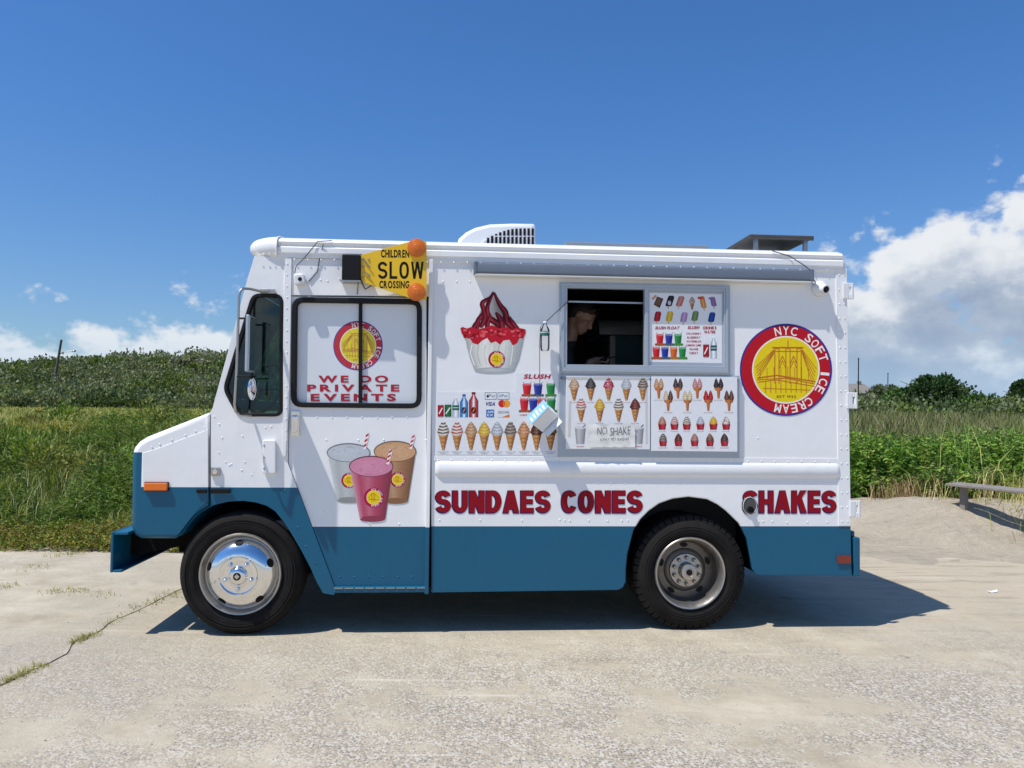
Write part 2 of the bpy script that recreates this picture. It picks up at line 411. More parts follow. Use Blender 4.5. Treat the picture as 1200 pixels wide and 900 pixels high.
fw = sst(Y, 52, 66)[..., None]; cc = cc*(1-fw)+far*fw
me = arr_mesh('ground', np.stack([X, Y, Z], -1).reshape(-1, 3), F, cc.reshape(-1, 3)); smooth(me, 180)
mg = attr_mat('sandy_soil', .95, 0, .15, 0, .16, 2.5)
g = G.__new__(G); g.nt = mg.node_tree
bs = [n for n in mg.node_tree.nodes if n.type == 'BSDF_PRINCIPLED'][0]; g_in = bs.inputs['Base Color'].links[0].from_socket
tcg = g.n('ShaderNodeTexCoord').outputs['Object']
mps = g.n('ShaderNodeMapping'); mg.node_tree.links.new(tcg, mps.inputs[0]); mps.inputs['Scale'].default_value = (.9, 3.2, 1); mps.inputs['Rotation'].default_value = (0, 0, .3)
damp = g.smooth(g.noise(mps.outputs[0], 1.3, 7, .68), .47, .66)
mg.node_tree.links.new(g.mix(g.math('MULTIPLY', damp, .22), g_in, g.mix(1.0, g_in, (.56, .53, .49, 1), 'MULTIPLY')), bs.inputs['Base Color'])
bp = g.n('ShaderNodeBump'); bp.inputs['Strength'].default_value = 1.0; bp.inputs['Distance'].default_value = .09
mpg = g.n('ShaderNodeMapping'); mg.node_tree.links.new(tcg, mpg.inputs[0]); mpg.inputs['Scale'].default_value = (.8, 6, 1); mpg.inputs['Rotation'].default_value = (0, 0, .35)
mg.node_tree.links.new(g.math('ADD', g.math('ADD', g.noise(tcg, 5, 8, .62), g.math('MULTIPLY', g.noise(mpg.outputs[0], 2.2, 5, .6), 1.1)), g.math('MULTIPLY', g.noise(tcg, 60, 4, .7), .25)), bp.inputs['Height']); mg.node_tree.links.new(bp.outputs[0], bs.inputs['Normal'])
tag(link('ground', me, mg), 'sandy ground and overgrown field behind the pavement', None, kind='structure')

# ---- old concrete pavement: three slabs with a weedy joint on the left
def pavement_mat():
    m = bpy.data.materials.new('old_concrete'); m.use_nodes = True; g = G(m.node_tree); nt = g.nt
    o = g.n('ShaderNodeOutputMaterial'); b = g.n('ShaderNodeBsdfPrincipled'); nt.links.new(b.outputs[0], o.inputs[0])
    tc = g.n('ShaderNodeTexCoord').outputs['Object']
    sep = g.n('ShaderNodeSeparateXYZ'); nt.links.new(tc, sep.inputs[0])
    big = g.noise(tc, .55, 7, .6, dim='2D'); mid = g.noise(tc, 2.6, 6, .65, dim='2D')
    base = g.ramp(mid, [(.25, (.37, .315, .228)), (.5, (.475, .413, .308)), (.75, (.565, .505, .39))])
    base = g.mix(g.smooth(big, .40, .66), base, (.415, .365, .278, 1))
    # exposed aggregate: pale, grey and bluish stones
    dv = g.n('ShaderNodeVectorMath', operation='ADD'); nt.links.new(tc, dv.inputs[0])
    nn = g.n('ShaderNodeTexNoise'); g.set(nn, 'Vector', tc); g.set(nn, 'Scale', 60.0)
    sc = g.n('ShaderNodeVectorMath', operation='SCALE'); nt.links.new(nn.outputs[1], sc.inputs[0]); sc.inputs['Scale'].default_value = .012
    nt.links.new(sc.outputs[0], dv.inputs[1])
    def stones(scale, seed):
        v = g.n('ShaderNodeTexVoronoi'); v.feature = 'F1'; v.voronoi_dimensions = '2D'; g.set(v, 'Vector', dv.outputs[0]); g.set(v, 'Scale', scale); g.set(v, 'Randomness', 1.0)
        sp = g.n('ShaderNodeSeparateColor'); nt.links.new(v.outputs['Color'], sp.inputs[0]); return v.outputs['Distance'], sp.outputs
    d1, c1 = stones(75, 0); d2, c2 = stones(150, 1)
    show = g.smooth(g.math('ADD', g.noise(tc, 1.1, 6, .6, dim='2D'), g.math('MULTIPLY', g.noise(tc, 7, 4, .6, dim='2D'), .35)), .50, .72)
    xr = g.smooth(sep.outputs[0], -3.5, .8, .55, 1.0)               # the right slab is worn down to its stones
    back = g.smooth(sep.outputs[1], -1.2, .4, 1.0, .22)
    show = g.math('MULTIPLY', g.math('MULTIPLY', show, xr), back)
    dk = g.math('MULTIPLY', g.math('LESS_THAN', c1[0], .34), g.smooth(d1, .50, .30))
    lt = g.math('GREATER_THAN', c1[0], .74)
    dk2 = g.math('MULTIPLY', g.math('LESS_THAN', c2[1], .27), g.smooth(d2, .55, .3))
    stone_d = g.mix(c1[1], (.10, .105, .135, 1), (.23, .22, .215, 1))
    col = g.mix(g.math('MULTIPLY', lt, g.math('MULTIPLY', show, .55)), base, (.64, .615, .55, 1))
    col = g.mix(g.math('MULTIPLY', dk, g.math('MULTIPLY', show, .72)), col, stone_d)
    col = g.mix(g.math('MULTIPLY', dk2, g.math('MULTIPLY_ADD', show, .45, .12)), col, (.19, .175, .165, 1))
    # pale scrapes and blown sand
    mp = g.n('ShaderNodeMapping'); nt.links.new(tc, mp.inputs[0]); mp.inputs['Scale'].default_value = (.35, 2.2, 1); mp.inputs['Rotation'].default_value = (0, 0, .12)
    sandf = g.smooth(g.noise(mp.outputs[0], 1.5, 7, .65, dim='2D'), .54, .72)
    sandf = g.math('MULTIPLY', sandf, g.smooth(sep.outputs[1], -2.2, 2.2, .25, .95))
    drift = g.math('MULTIPLY', g.smooth(sep.outputs[0], 1.2, 3.4), g.smooth(g.math('ADD', sep.outputs[1], g.math('MULTIPLY', g.noise(tc, 1.4, 6, .65, dim='2D'), 2.6)), .6, 2.9))
    sandf = g.math('MAXIMUM', sandf, g.math('MULTIPLY', drift, .92))
    col = g.mix(sandf, col, (.47, .405, .30, 1))
    trk = g.smooth(g.noise(mp.outputs[0], 3.1, 6, .7, dim='2D'), .50, .66)
    col = g.mix(g.math('MULTIPLY', g.math('MULTIPLY', drift, trk), .55), col, (.285, .245, .185, 1))
    mq = g.n('ShaderNodeMapping'); nt.links.new(tc, mq.inputs[0]); mq.inputs['Scale'].default_value = (.55, 13, 1); mq.inputs['Rotation'].default_value = (0, 0, -.10)
    scrape = g.math('MULTIPLY', g.smooth(g.noise(mq.outputs[0], 1.0, 3, .5, dim='2D'), .66, .74), g.smooth(g.noise(tc, .8, 3, .5, dim='2D'), .45, .6))
    col = g.mix(g.math('MULTIPLY', scrape, .6), col, (.62, .575, .48, 1))
    oil = g.smooth(g.noise(tc, 4.3, 4, .55, dim='2D'), .70, .80)
    col = g.mix(g.math('MULTIPLY', oil, .45), col, (.16, .15, .135, 1))
    tyre = g.smooth(g.noise(mp.outputs[0], 5.0, 4, .6, dim='2D'), .60, .75)
    col = g.mix(g.math('MULTIPLY', tyre, .22), col, (.24, .215, .18, 1))
    stain = g.smooth(g.noise(tc, 1.7, 5, .7, dist=.6, dim='2D'), .64, .78)
    col = g.mix(g.math('MULTIPLY', stain, .35), col, (.22, .205, .185, 1))
    nt.links.new(col, b.inputs['Base Color']); b.inputs['Roughness'].default_value = .9; b.inputs['Specular IOR Level'].default_value = .2
    bp = g.n('ShaderNodeBump'); bp.inputs['Strength'].default_value = .8; bp.inputs['Distance'].default_value = .012
    hgt = g.math('ADD', g.math('MULTIPLY', g.math('SUBTRACT', .5, d1), g.math('MULTIPLY', show, .5)), g.math('ADD', g.math('MULTIPLY', g.noise(tc, 170, 3, .7, dim='2D'), .35), g.math('MULTIPLY', g.noise(tc, 6, 6, .6, dim='2D'), 1.6)))
    nt.links.new(hgt, bp.inputs['Height']); nt.links.new(bp.outputs[0], b.inputs['Normal'])
    return m
M['pave'] = pavement_mat()
pave = empty('pavement'); tag(pave, 'worn concrete pavement under the truck', None, kind='structure')
crack_px = [(0, 804), (28, 791), (57, 776), (83, 763), (86, 752), (113, 742), (137, 725), (166, 713), (190, 701), (214, 690), (262, 676)]
crack = [Wg(*p).xy for p in crack_px]
cy = [p.y for p in crack]; cx_ = [p.x for p in crack]
def jit(a): return random.uniform(-a, a)
jc = [Vector((float(np.interp(y, cy, cx_))+jit(.012), y)) for y in np.arange(-15, 3.55, .09)]
jt = [Vector((-.292+jit(.002), y)) for y in np.arange(-15, 3.55, .2)]
def slab(loop):
    n = len(loop); vs = [(p[0], p[1], 0.0) for p in loop]+[(p[0], p[1], -.06) for p in loop]
    fs = [tuple(range(n))]+[(k, n+k, n+(k+1) % n, (k+1) % n) for k in range(n)]
    me = bpy.data.meshes.new('slab'); me.from_pydata(vs, [], fs); me.update()
    return link('slab', me, M['pave'], pave)
slab([(-25, -15), *[(p.x-.008+jit(.005), p.y) for p in jc], (-25, jc[-1].y)])
slab([*[(p.x-.0004, p.y) for p in jt], *[(p.x+.008+jit(.005), p.y) for p in jc[::-1]]])
jf = MB()
for p, q in zip(jc, jc[1:]): jf.quad((p.x-.03, p.y, -.007), (p.x+.03, p.y, -.007), (q.x+.03, q.y, -.007), (q.x-.03, q.y, -.007))
jf.build('joint_filler', mat('joint_soil', (.24, .205, .15), .95, var=.4, vscale=9), pave)
slab([(25, -15), (25, jt[-1].y), *[(p.x+.0004, p.y) for p in jt[::-1]]])

# ---- foliage generators
LEAF = attr_mat('foliage', .55, .28, .25); DRY = attr_mat('dry_stems', .8, .12, .15)
def pal(n, cols, w=None, jit=.16):
    cols = np.array([s2l(c) for c in cols]); k = RNG.choice(len(cols), n, p=None if w is None else np.array(w)/sum(w))
    return cols[k]*1.5*(1+RNG.uniform(-jit, jit, (n, 1)))*(1+RNG.uniform(-.05, .05, (n, 3)))
def blades(p, h, w, bend, colr):
    n = len(p); a = RNG.uniform(0, 2*np.pi, n); d = np.stack([np.cos(a), np.sin(a)], 1); s = np.stack([-d[:, 1], d[:, 0]], 1)
    tw = RNG.uniform(-.9, .9, n)[:, None]; s = s*np.cos(tw)+d*np.sin(tw)
    V = np.zeros((n, 5, 3)); h1 = h[:, None]; w1 = w[:, None]; b = (bend*h)[:, None]
    V[:, 0] = p; V[:, 1] = p; V[:, 2] = p; V[:, 3] = p; V[:, 4] = p
    V[:, 0, :2] += s*w1*.5; V[:, 1, :2] -= s*w1*.5
    V[:, 2, :2] += s*w1*.42+d*b*.28; V[:, 3, :2] += -s*w1*.42+d*b*.28; V[:, 2:4, 2] += h1*.58
    V[:, 4, :2] += d*b; V[:, 4, 2] += h*(1-.25*np.minimum(bend, 1.2))
    F = np.array([[0, 1, 3], [0, 3, 2], [2, 3, 4]])[None]+(np.arange(n)*5)[:, None, None]
    return V.reshape(-1, 3), F.reshape(-1, 3), np.repeat(colr, 5, 0)
def leaves(c, d, l, w, colr, fold=.25):
    n = len(c); d = d/np.linalg.norm(d, axis=1, keepdims=True); r = RNG.normal(size=(n, 3)); s = np.cross(d, r); s /= np.linalg.norm(s, axis=1, keepdims=True)
    nn = np.cross(s, d); V = np.zeros((n, 4, 3)); l = l[:, None]; w = w[:, None]
    V[:, 0] = c; V[:, 1] = c+d*l*.5+s*w*.5+nn*w*fold; V[:, 2] = c+d*l; V[:, 3] = c+d*l*.5-s*w*.5+nn*w*fold
    F = np.array([[0, 1, 2], [0, 2, 3]])[None]+(np.arange(n)*4)[:, None, None]
    return V.reshape(-1, 3), F.reshape(-1, 3), np.repeat(colr, 4, 0)
def merge(parts):
    Vs, Fs, Cs = [], [], []; o = 0
    for v, f, c in parts: Vs.append(v); Fs.append(f+o); Cs.append(c); o += len(v)
    return np.concatenate(Vs), np.concatenate(Fs), np.concatenate(Cs)
def veg(name, parts, label, cat, m=None, parent=None):
    o = link(name, arr_mesh(name, *merge(parts)), m or LEAF, parent)
    if parent is None: tag(o, label, cat, kind='stuff')
    return o
def fan(n, u0, u1, y0, y1, pw=1.0):
    """points spread over the part of the ground between two sight lines"""
    y = y0+(y1-y0)*RNG.random(n)**pw; u = RNG.uniform(u0, u1, n); return u*(y+CAM_D), y
def onground(x, y, dz=0): return np.stack([x, y, H(x, y)+dz], 1)
def stems_with_leaves(p, h, nl, ll, lw, colr, droop=.35, lo=.12, lean=.18):
    n = len(p); a = RNG.uniform(0, 6.28, n); ln = RNG.uniform(0, lean, n)*h
    t = RNG.uniform(lo, 1, (n, nl))**.8
    c = p[:, None, :]+np.stack([np.cos(a)[:, None]*ln[:, None]*t**1.5, np.sin(a)[:, None]*ln[:, None]*t**1.5, h[:, None]*t], -1)
    b = RNG.uniform(0, 6.28, (n, nl)); up = RNG.uniform(-droop, .9, (n, nl))
    d = np.stack([np.cos(b), np.sin(b), up], -1)
    L = ll*(1.15-.55*t)*RNG.uniform(.7, 1.25, (n, nl)); cl = np.repeat(colr, nl, 0)*RNG.uniform(.78, 1.22, (n*nl, 1))
    return leaves(c.reshape(-1, 3), d.reshape(-1, 3), L.ravel(), L.ravel()*lw, cl)

def shrub_leaves(c, r, n, cols, size, flat=.8, lw=.75):
    d = RNG.normal(size=(n, 3)); d /= np.linalg.norm(d, axis=1, keepdims=True); d[:, 2] = np.where(d[:, 2] < -.25, -d[:, 2], d[:, 2])
    rad = r*RNG.uniform(.55, 1.05, n)[:, None]*(1+.22*np.sin(d[:, :1]*5+c[0])*np.cos(d[:, 1:2]*6+c[1]))
    pos = np.asarray(c)+d*rad*np.array([1, 1, flat])
    dr = d+RNG.normal(size=(n, 3))*.6+np.array([0, 0, .35]); L = size*RNG.uniform(.6, 1.4, n)
    return leaves(pos-dr*0, dr, L, L*lw, pal(n, cols, None, .2)*(.75+.35*(d[:, 2:3]+.3)).clip(.75, 1.15))  # top-lit shading put into the leaf colour: lighter above, darker below
# ---- left: weeds and dune grass beside the pavement
GREEN = [(98, 112, 50), (78, 94, 40), (120, 130, 66), (64, 80, 34)]; PALE = [(150, 156, 96), (128, 140, 76), (172, 170, 120), (108, 128, 62)]; RED = [(104, 78, 46), (116, 92, 54), (90, 84, 42)]
def bend(n, lo=.15, hi=.8): return RNG.uniform(lo, hi, n)
x, y = fan(26000, -.86, -.28, 2.95, 10.0, 1.25); p = onground(x, y); ph = fbm(x, y, .55, 41)
keep = RNG.random(len(x)) < .35+.65*sst(ph, .4, .6); p = p[keep]; ph = ph[keep]
pn = fbm(p[:, 0], p[:, 1], .9, 43)
hh = RNG.uniform(.22, .60, len(p))*(.45+1.1*sst(ph, .3, .75))*(.25+.75*sst(p[:, 1], 3.0, 4.3))
cg_ = np.where((pn+RNG.uniform(-.12, .12, len(p)) > .5)[:, None], pal(len(p), PALE), pal(len(p), GREEN))
tall = blades(p, hh, RNG.uniform(.006, .013, len(p)), bend(len(p), .1, .7), cg_)
x, y = fan(2600, -.86, -.28, 3.3, 9.5, 1.1); k = fbm(x, y, .7, 47) > .50; p3 = onground(x, y)[k]; n = len(p3)
straw = blades(p3, RNG.uniform(.3, .62, n), RNG.uniform(.004, .0075, n), bend(n, .2, .7), pal(n, [(166, 160, 112), (150, 150, 96), (176, 168, 126)]))
x, y = fan(9000, -.28, .34, 3.0, 9.0); p2 = onground(x, y)
behind = blades(p2, RNG.uniform(.25, .6, 9000), RNG.uniform(.007, .014, 9000), bend(9000), pal(9000, GREEN+PALE))
veg('dune_grass', [tall, straw, behind], 'tall dune grass growing beside the pavement', 'grass')
x, y = fan(9000, -.86, -.28, 3.3, 9.5, 1.2); ph = fbm(x, y, .8, 55)
k = ph > .49; x, y = x[k], y[k]; p = onground(x, y); n = len(p)
hh = RNG.uniform(.35, .68, n)*(.35+.65*sst(y, 3.3, 4.8))*(.55+.75*sst(ph[k], .47, .66))
weeds = stems_with_leaves(p, hh, 16, .085, .2, pal(n, [(90, 112, 42), (70, 94, 34), (108, 126, 56), (56, 78, 30)]))
wb = []
for k in range(46):
    yy = random.uniform(4.6, 10.5); xx = random.uniform(-.84, -.30)*(yy+CAM_D); r = random.uniform(.16, .42)
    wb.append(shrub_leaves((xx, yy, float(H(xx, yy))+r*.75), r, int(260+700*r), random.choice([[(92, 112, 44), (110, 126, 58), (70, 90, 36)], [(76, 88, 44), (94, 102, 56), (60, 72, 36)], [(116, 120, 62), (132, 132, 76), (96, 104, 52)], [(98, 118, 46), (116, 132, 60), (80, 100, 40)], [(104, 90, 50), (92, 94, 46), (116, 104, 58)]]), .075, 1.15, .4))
veg('leafy_weeds', [weeds]+wb, 'leafy green weeds growing among the dune grass', 'weeds')
x, y = fan(15000, -.86, -.2, 2.72, 3.9, .9); k = fbm(x, y, 1.4, 77) > .30; x, y = x[k], y[k]; p = onground(x, y); n = len(p)
hh = RNG.uniform(.03, .17, n)
low = stems_with_leaves(p, hh, 5, .045, .42, pal(n, [(118, 122, 50), (96, 108, 44), (140, 130, 66), (104, 80, 44), (82, 96, 36)], [3, 3, 2, 2, 2]), lo=.3)
veg('creeping_ground_cover', [low], 'low yellowish creeping plants along the edge of the pavement', 'ground cover')
# the field as far as the thicket
x, y = fan(46000, -.80, -.26, 9.0, 62, 1.9); p = onground(x, y); n = len(p); dd = p[:, 1]+CAM_D
hh = RNG.uniform(.22, .5, n)*(.8+.5*fbm(x, y, .25, 19)); c = pal(n, [(126, 130, 64), (146, 146, 80), (104, 114, 50), (162, 156, 98)])
pm = fbm(x, y, .16, 23)[:, None]; c = c*(.72+.62*pm)*np.where(pm > .56, np.array([[1.12, 1.02, .92]]), 1.0)
fld = blades(p, hh, dd*.0013*RNG.uniform(.7, 1.3, n), bend(n), c)
x, y = fan(9000, -.80, -.26, 9.5, 26, 1.3); k = fbm(x, y, .35, 91) > .64; p = onground(x, y)[k]; n = len(p)
redp = stems_with_leaves(p, RNG.uniform(.3, .55, n), 7, .12, .5, pal(n, RED+[(84, 106, 42)]))
x, y = fan(9000, -.26, .42, 9, 60, 1.9); p = onground(x, y); n = len(p)
fld2 = blades(p, RNG.uniform(.25, .5, n), (y+CAM_D)*.004, bend(n), pal(n, PALE+GREEN))
veg('meadow_grass', [fld, redp, fld2], 'pale meadow grass with reddish patches in front of the thicket', 'grass')

# the dense thicket on the dune ridge: one mass of shrubs
parts = []
TH = [[(68, 82, 46), (82, 94, 56), (58, 72, 42)], [(98, 106, 74), (112, 118, 86), (84, 94, 64)], [(82, 96, 46), (102, 112, 56), (68, 82, 40)], [(108, 112, 88), (94, 100, 76), (122, 124, 102)]]
nsh = 0
for k in range(1500):
    yy = 57+62*random.random()**1.15; u = random.uniform(-.76, -.12) if k % 6 else random.uniform(-.12, .25)
    xx = u*(yy+CAM_D); hz = float(H(xx, yy))
    if xx-.12*(yy-60) > 16: continue
    r = (.6+1.5*random.random()**2.0)*(1 if yy > 64 else .8)
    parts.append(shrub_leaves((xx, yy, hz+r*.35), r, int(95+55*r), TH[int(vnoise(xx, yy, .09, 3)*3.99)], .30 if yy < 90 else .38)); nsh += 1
veg('shrub_thicket', parts, 'dense green shrub thicket covering the low dune ridge', 'thicket')

# ---- right: leafy bush mass, reeds
def bush_h(x, y): return (.40+.98*fbm(x, y, .9, 61))*(1-.25*sst(x, 5.0, 6.2))
x, y = fan(6400, .29, .86, 4.3, 9.8, 1.1); front = 5.25+.55*(fbm(x, y, 1.1, 5)-.5)-.75*sst(x, 4.95, 5.5)
k = y > front; x, y = x[k], y[k]; p = onground(x, y); n = len(p)
hh = bush_h(x, y)*RNG.uniform(.7, 1.15, n)*(.40+.60*sst(y-front[k], 0, .9))
b1 = stems_with_leaves(p, hh, 30, .115, .38, pal(n, [(86, 118, 40), (104, 134, 52), (68, 96, 34), (126, 142, 68), (54, 78, 30)]), droop=.5, lo=.03, lean=.4)
x, y = fan(700, .53, .86, 4.4, 8.5); front = 5.2-.65*sst(x, 4.95, 5.5); k = y > front; p = onground(x[k], y[k]); n = len(p)
b2 = blades(p, RNG.uniform(.7, 1.25, n), RNG.uniform(.008, .014, n), bend(n, .1, .5), pal(n, [(140, 150, 84), (110, 136, 60), (90, 120, 48)]))
veg('bayberry_bushes', [b1, b2], 'bright green leafy bushes behind the rear of the truck', 'bushes')
x, y = fan(24000, .36, .86, 8.6, 30, 1.4); p = onground(x, y); n = len(p)
hh = RNG.uniform(.5, 1.0, n)*(.70+.6*fbm(x, y, .4, 71))
rd = blades(p, hh, (y+CAM_D)*.0013, bend(n, .08, .45), pal(n, [(112, 114, 72), (92, 100, 58), (136, 130, 92), (82, 96, 50), (120, 112, 80)]))
x, y = fan(4500, .36, .86, 28, 62, 1.2); p = onground(x, y); n = len(p)
rd2 = blades(p, RNG.uniform(.4, .8, n), (y+CAM_D)*.0035, bend(n, .1, .5), pal(n, [(92, 108, 52), (110, 118, 66), (76, 96, 42)]))
veg('reeds', [rd, rd2], 'olive brown reeds behind the bright green bushes', 'reeds')
parts = []
for k in range(380):
    yy = random.uniform(38, 68); u = random.uniform(.34, .86); xx = u*(yy+CAM_D); r = .5+1.3*random.random()**1.6
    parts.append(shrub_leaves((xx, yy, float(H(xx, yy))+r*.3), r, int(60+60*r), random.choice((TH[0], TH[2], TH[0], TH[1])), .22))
veg('scrub', parts, 'low dark green scrub at the foot of the trees', 'scrub')

# ---- trees behind the reeds, each its own thing
BARK = mat('bark', (.11, .095, .08), .9, var=.3, vscale=12, bump=.5)
def tree(px, py_top, halfw, depth, cols, label, nleaf=5200, shape='round', trunk_h=.35, size=.20):
    y0 = depth-CAM_D; base = W(px, 489, depth); bx = base.x; gz = float(H(bx, y0)); top = W(px, py_top, depth).z
    hgt = top-gz; rw = 1.25*halfw/FOC*depth
    e = empty('tree', (bx, y0, gz)); tag(e, label, 'tree', 'trees behind the reeds')
    rnd = random.Random(int(px*7+py_top)); mb = MB()
    tops = []
    mb.tube([(0, 0, -.2), (rnd.uniform(-.1, .1), 0, hgt*.3), (rnd.uniform(-.2, .2), 0, hgt*.62), (rnd.uniform(-.1, .1), 0, hgt*.9)], [hgt*.035, hgt*.03, hgt*.018, hgt*.006], 7)
    for q in range(9):
        a = rnd.uniform(0, 6.28); z0 = hgt*rnd.uniform(.15, .6); L = rw*rnd.uniform(.5, .95); z1 = z0+L*rnd.uniform(.3, .8)
        z1 = min(z1, hgt*.92); mb.tube([(0, 0, z0), (L*.5*math.cos(a), L*.5*math.sin(a), z0+(z1-z0)*.6), (L*math.cos(a), L*math.sin(a), z1)], [hgt*.016, hgt*.010, hgt*.004], 5); tops.append((L*.85*math.cos(a), L*.85*math.sin(a), z1))
    mb.build('trunk', BARK, e, sm=60)
    if nleaf:
        parts = []
        nb = 22
        for q in range(nb):
            t = (q+.5)/nb; zc = hgt*(.12+.80*t)
            if shape == 'cone': rr = rw*(1.0-.72*t)
            elif shape == 'flat': rr = rw*(.55+.5*math.sin(math.pi*min(1, t*1.15)))
            else: rr = rw*(.35+.75*math.sin(math.pi*(.12+.80*t)))
            a = q*2.4+rnd.uniform(-.4, .4); off = rr*rnd.uniform(.2, .72); br = rr*rnd.uniform(.30, .52)
            zc = min(zc, hgt-br*.7)
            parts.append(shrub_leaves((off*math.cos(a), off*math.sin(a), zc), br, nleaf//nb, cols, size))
        link('crown', arr_mesh('crown', *merge(parts)), LEAF, e)
    return e
DK = [(44, 66, 34), (54, 76, 38), (38, 56, 30)]; OL = [(84, 98, 52), (98, 108, 62), (72, 88, 46)]; MG = [(66, 94, 40), (80, 108, 48), (56, 82, 36)]; GG = [(92, 100, 76), (104, 110, 86), (80, 90, 66)]
tree(1092, 441, 33, 56, DK, 'tallest dark green dense tree behind the reeds', 7000)
tree(1062, 455, 24, 60, MG, 'mid green tree left of the tallest dark tree', 4200)
tree(1036, 452, 20, 66, GG, 'grey green tree just right of the small distant house', 3200)
tree(1121, 454, 19, 63, OL, 'olive tree right of the tallest dark tree', 3600)
tree(1146, 465, 22, 54, MG, 'low bushy green tree between the olive tree and the bare one', 3600)
tree(1012, 470, 16, 58, DK, 'small dark tree close to the rear edge of the truck', 2600)
tree(1178, 467, 17, 57, OL, 'low olive tree next to the bare branches', 2800)
tree(1197, 444, 17, 60, DK, 'flat topped dark tree at the right edge of the picture', 4200, 'flat')
tree(1166, 455, 11, 55, [], 'bare dead tree with thin pale branches', 0)

# ---- poles and the house far off
pole = empty('utility_pole', W(60, 470, 84)); tag(pole, 'leaning wooden street light pole in front of the thicket', 'utility pole')
b0 = W(59, 470, 84); t0 = W(71, 398, 84); mb = MB(); mb.tube([(0, 0, -2.2), (0, 0, 0), tuple(t0-b0)], [.17, .16, .12], 9); mb.build('shaft', BARK, pole, sm=60)
a0 = W(69, 415, 84)-b0; a1 = W(78, 412, 84)-b0; a2 = W(86, 411, 84)-b0; mb = MB(); mb.tube([a0, (a0+a1)/2+Vector((0, 0, .12)), a1, a2], .05, 6); arm = mb.build('lamp_arm', M['steel'], pole, sm=60)
mb = MB(); mb.lathe([(0.0, .12), (.12, .10), (.2, 0), (.16, -.08), (0, -.1)], (a2.x, a2.y, a2.z-.02), 10, 'Z'); mb.build('lamp_head', M['steel'], arm, sm=60)
def mast(px, y0, y1, d, r, label):
    b = W(px, y1, d); t = W(px+.6, y0, d); e = empty('mast', b); tag(e, label, 'mast', 'thin masts beyond the trees'); mb = MB()
    mb.tube([(0, 0, -1.5), (0, 0, 0), tuple(t-b)], [r, r, r*.8], 7); s = mb.build('shaft', M['chassis'], e, sm=60)
    mb = MB(); q = t-b; mb.lathe([(0, .12), (r*.9, .1), (r*1.2, 0), (r*.9, -.05)], tuple(q), 8, 'Z'); mb.build('cap', M['chassis'], e)
mast(1005.5, 421, 490, 62, .05, 'tall thin mast closest to the rear edge of the truck')
mast(1040, 438, 486, 92, .055, 'thin mast standing above the grey green tree')
h0 = W(1011, 486, 118); house = empty('house', h0); tag(house, 'small distant house with a weathered grey roof among the trees', 'house')
hw = 14/FOC*118; ez = W(1011, 461, 118).z-h0.z; rz_ = W(1011, 449, 118).z-h0.z
wallm = mat('house_shingle', (.20, .185, .16), .9, var=.2, vscale=3); roofm = mat('house_roof', (.20, .185, .165), .9, var=.25, vscale=4)
mb = MB(); mb.box(-hw, hw, 0, 5, -1.5, ez); mb.build('wall', wallm, house)
mb = MB(); mb.loft([[(-hw*1.1, -.3, ez), (-hw*1.1, 5.3, ez), (-hw*.75, 2.5, rz_)], [(hw*1.1, -.3, ez), (hw*1.1, 5.3, ez), (hw*.75, 2.5, rz_)]]); rf = mb.build('roof', roofm, house)
mb = MB(); mb.box(hw*.2, hw*.45, 2.2, 2.8, rz_-.4, rz_+.4); mb.build('chimney', wallm, rf)
for q in (-.55, .35):
    mb = MB(); mb.box(hw*q-.35, hw*q+.35, -.04, .02, ez-1.4, ez-.4); wn = mb.build('window', M['plastic'], house)
    mb = MB(); mb.box(hw*q-.28, hw*q+.28, -.06, -.045, ez-1.33, ez-.47); mb.build('pane', M['black'], wn)

# ---- weathered bench on the sand at the right
BL = W(1123, 565, 9.4); bd = Vector((.34, -.85, 0)).normalized(); bn = Vector((bd.y, -bd.x, 0))
bench = empty('bench', (BL.x, BL.y, float(H(BL.x, BL.y)))); tag(bench, 'low weathered wooden bench standing on the sand at the right', 'bench')
bz = BL.z-bench.location.z
def bplank(name, o0, o1, zc, th, s0, s1):
    mb = MB(); Mx = Matrix(((bd.x, bn.x, 0), (bd.y, bn.y, 0), (0, 0, 1)))
    mb.box(s0, s1, o0, o1, zc-th, zc, M=Mx); return mb.build(name, M['wood'], bench, bevel=.006)
bplank('plank', -.03, .105, bz, .032, 0, 2.6); bplank('plank', .12, .255, bz-.004, .032, .03, 2.58)
for s in (.16, 1.3, 2.4): bplank('post', .08, .145, bz-.037, bz+.35, s-.035, s+.035)
# dry grass and twigs round the bench, tufts along the joint
n = 1100; x = RNG.normal(BL.x+.65, .6, n); y = RNG.normal(BL.y+.45, .35, n); k = (y > 4.1) & (x > BL.x-.3); p = onground(x[k], y[k]); n = len(p)
t1 = blades(p, RNG.uniform(.12, .55, n), RNG.uniform(.004, .008, n), bend(n, .3, 1.1), pal(n, [(186, 172, 124), (160, 148, 100), (150, 152, 90), (122, 120, 74)]))
x = RNG.normal(BL.x-.30, .22, 320); y = RNG.normal(BL.y+.62, .14, 320); p = onground(x, y); n = 320
t2 = blades(p, RNG.uniform(.1, .4, n), RNG.uniform(.003, .006, n), bend(n, .3, 1.2), pal(n, [(140, 118, 86), (120, 100, 74), (164, 146, 110)]))
n = 260; x = RNG.normal(BL.x+.62, .25, n); y = RNG.normal(BL.y-.55, .45, n); p = onground(x, y)
t3 = blades(p, RNG.uniform(.15, .4, n), RNG.uniform(.004, .007, n), bend(n, .6, 1.3), pal(n, [(120, 130, 60), (170, 160, 100)]))
veg('dry_beach_grass', [t1, t2, t3], 'straw coloured beach grass around the weathered bench', 'grass', DRY)
pts = []
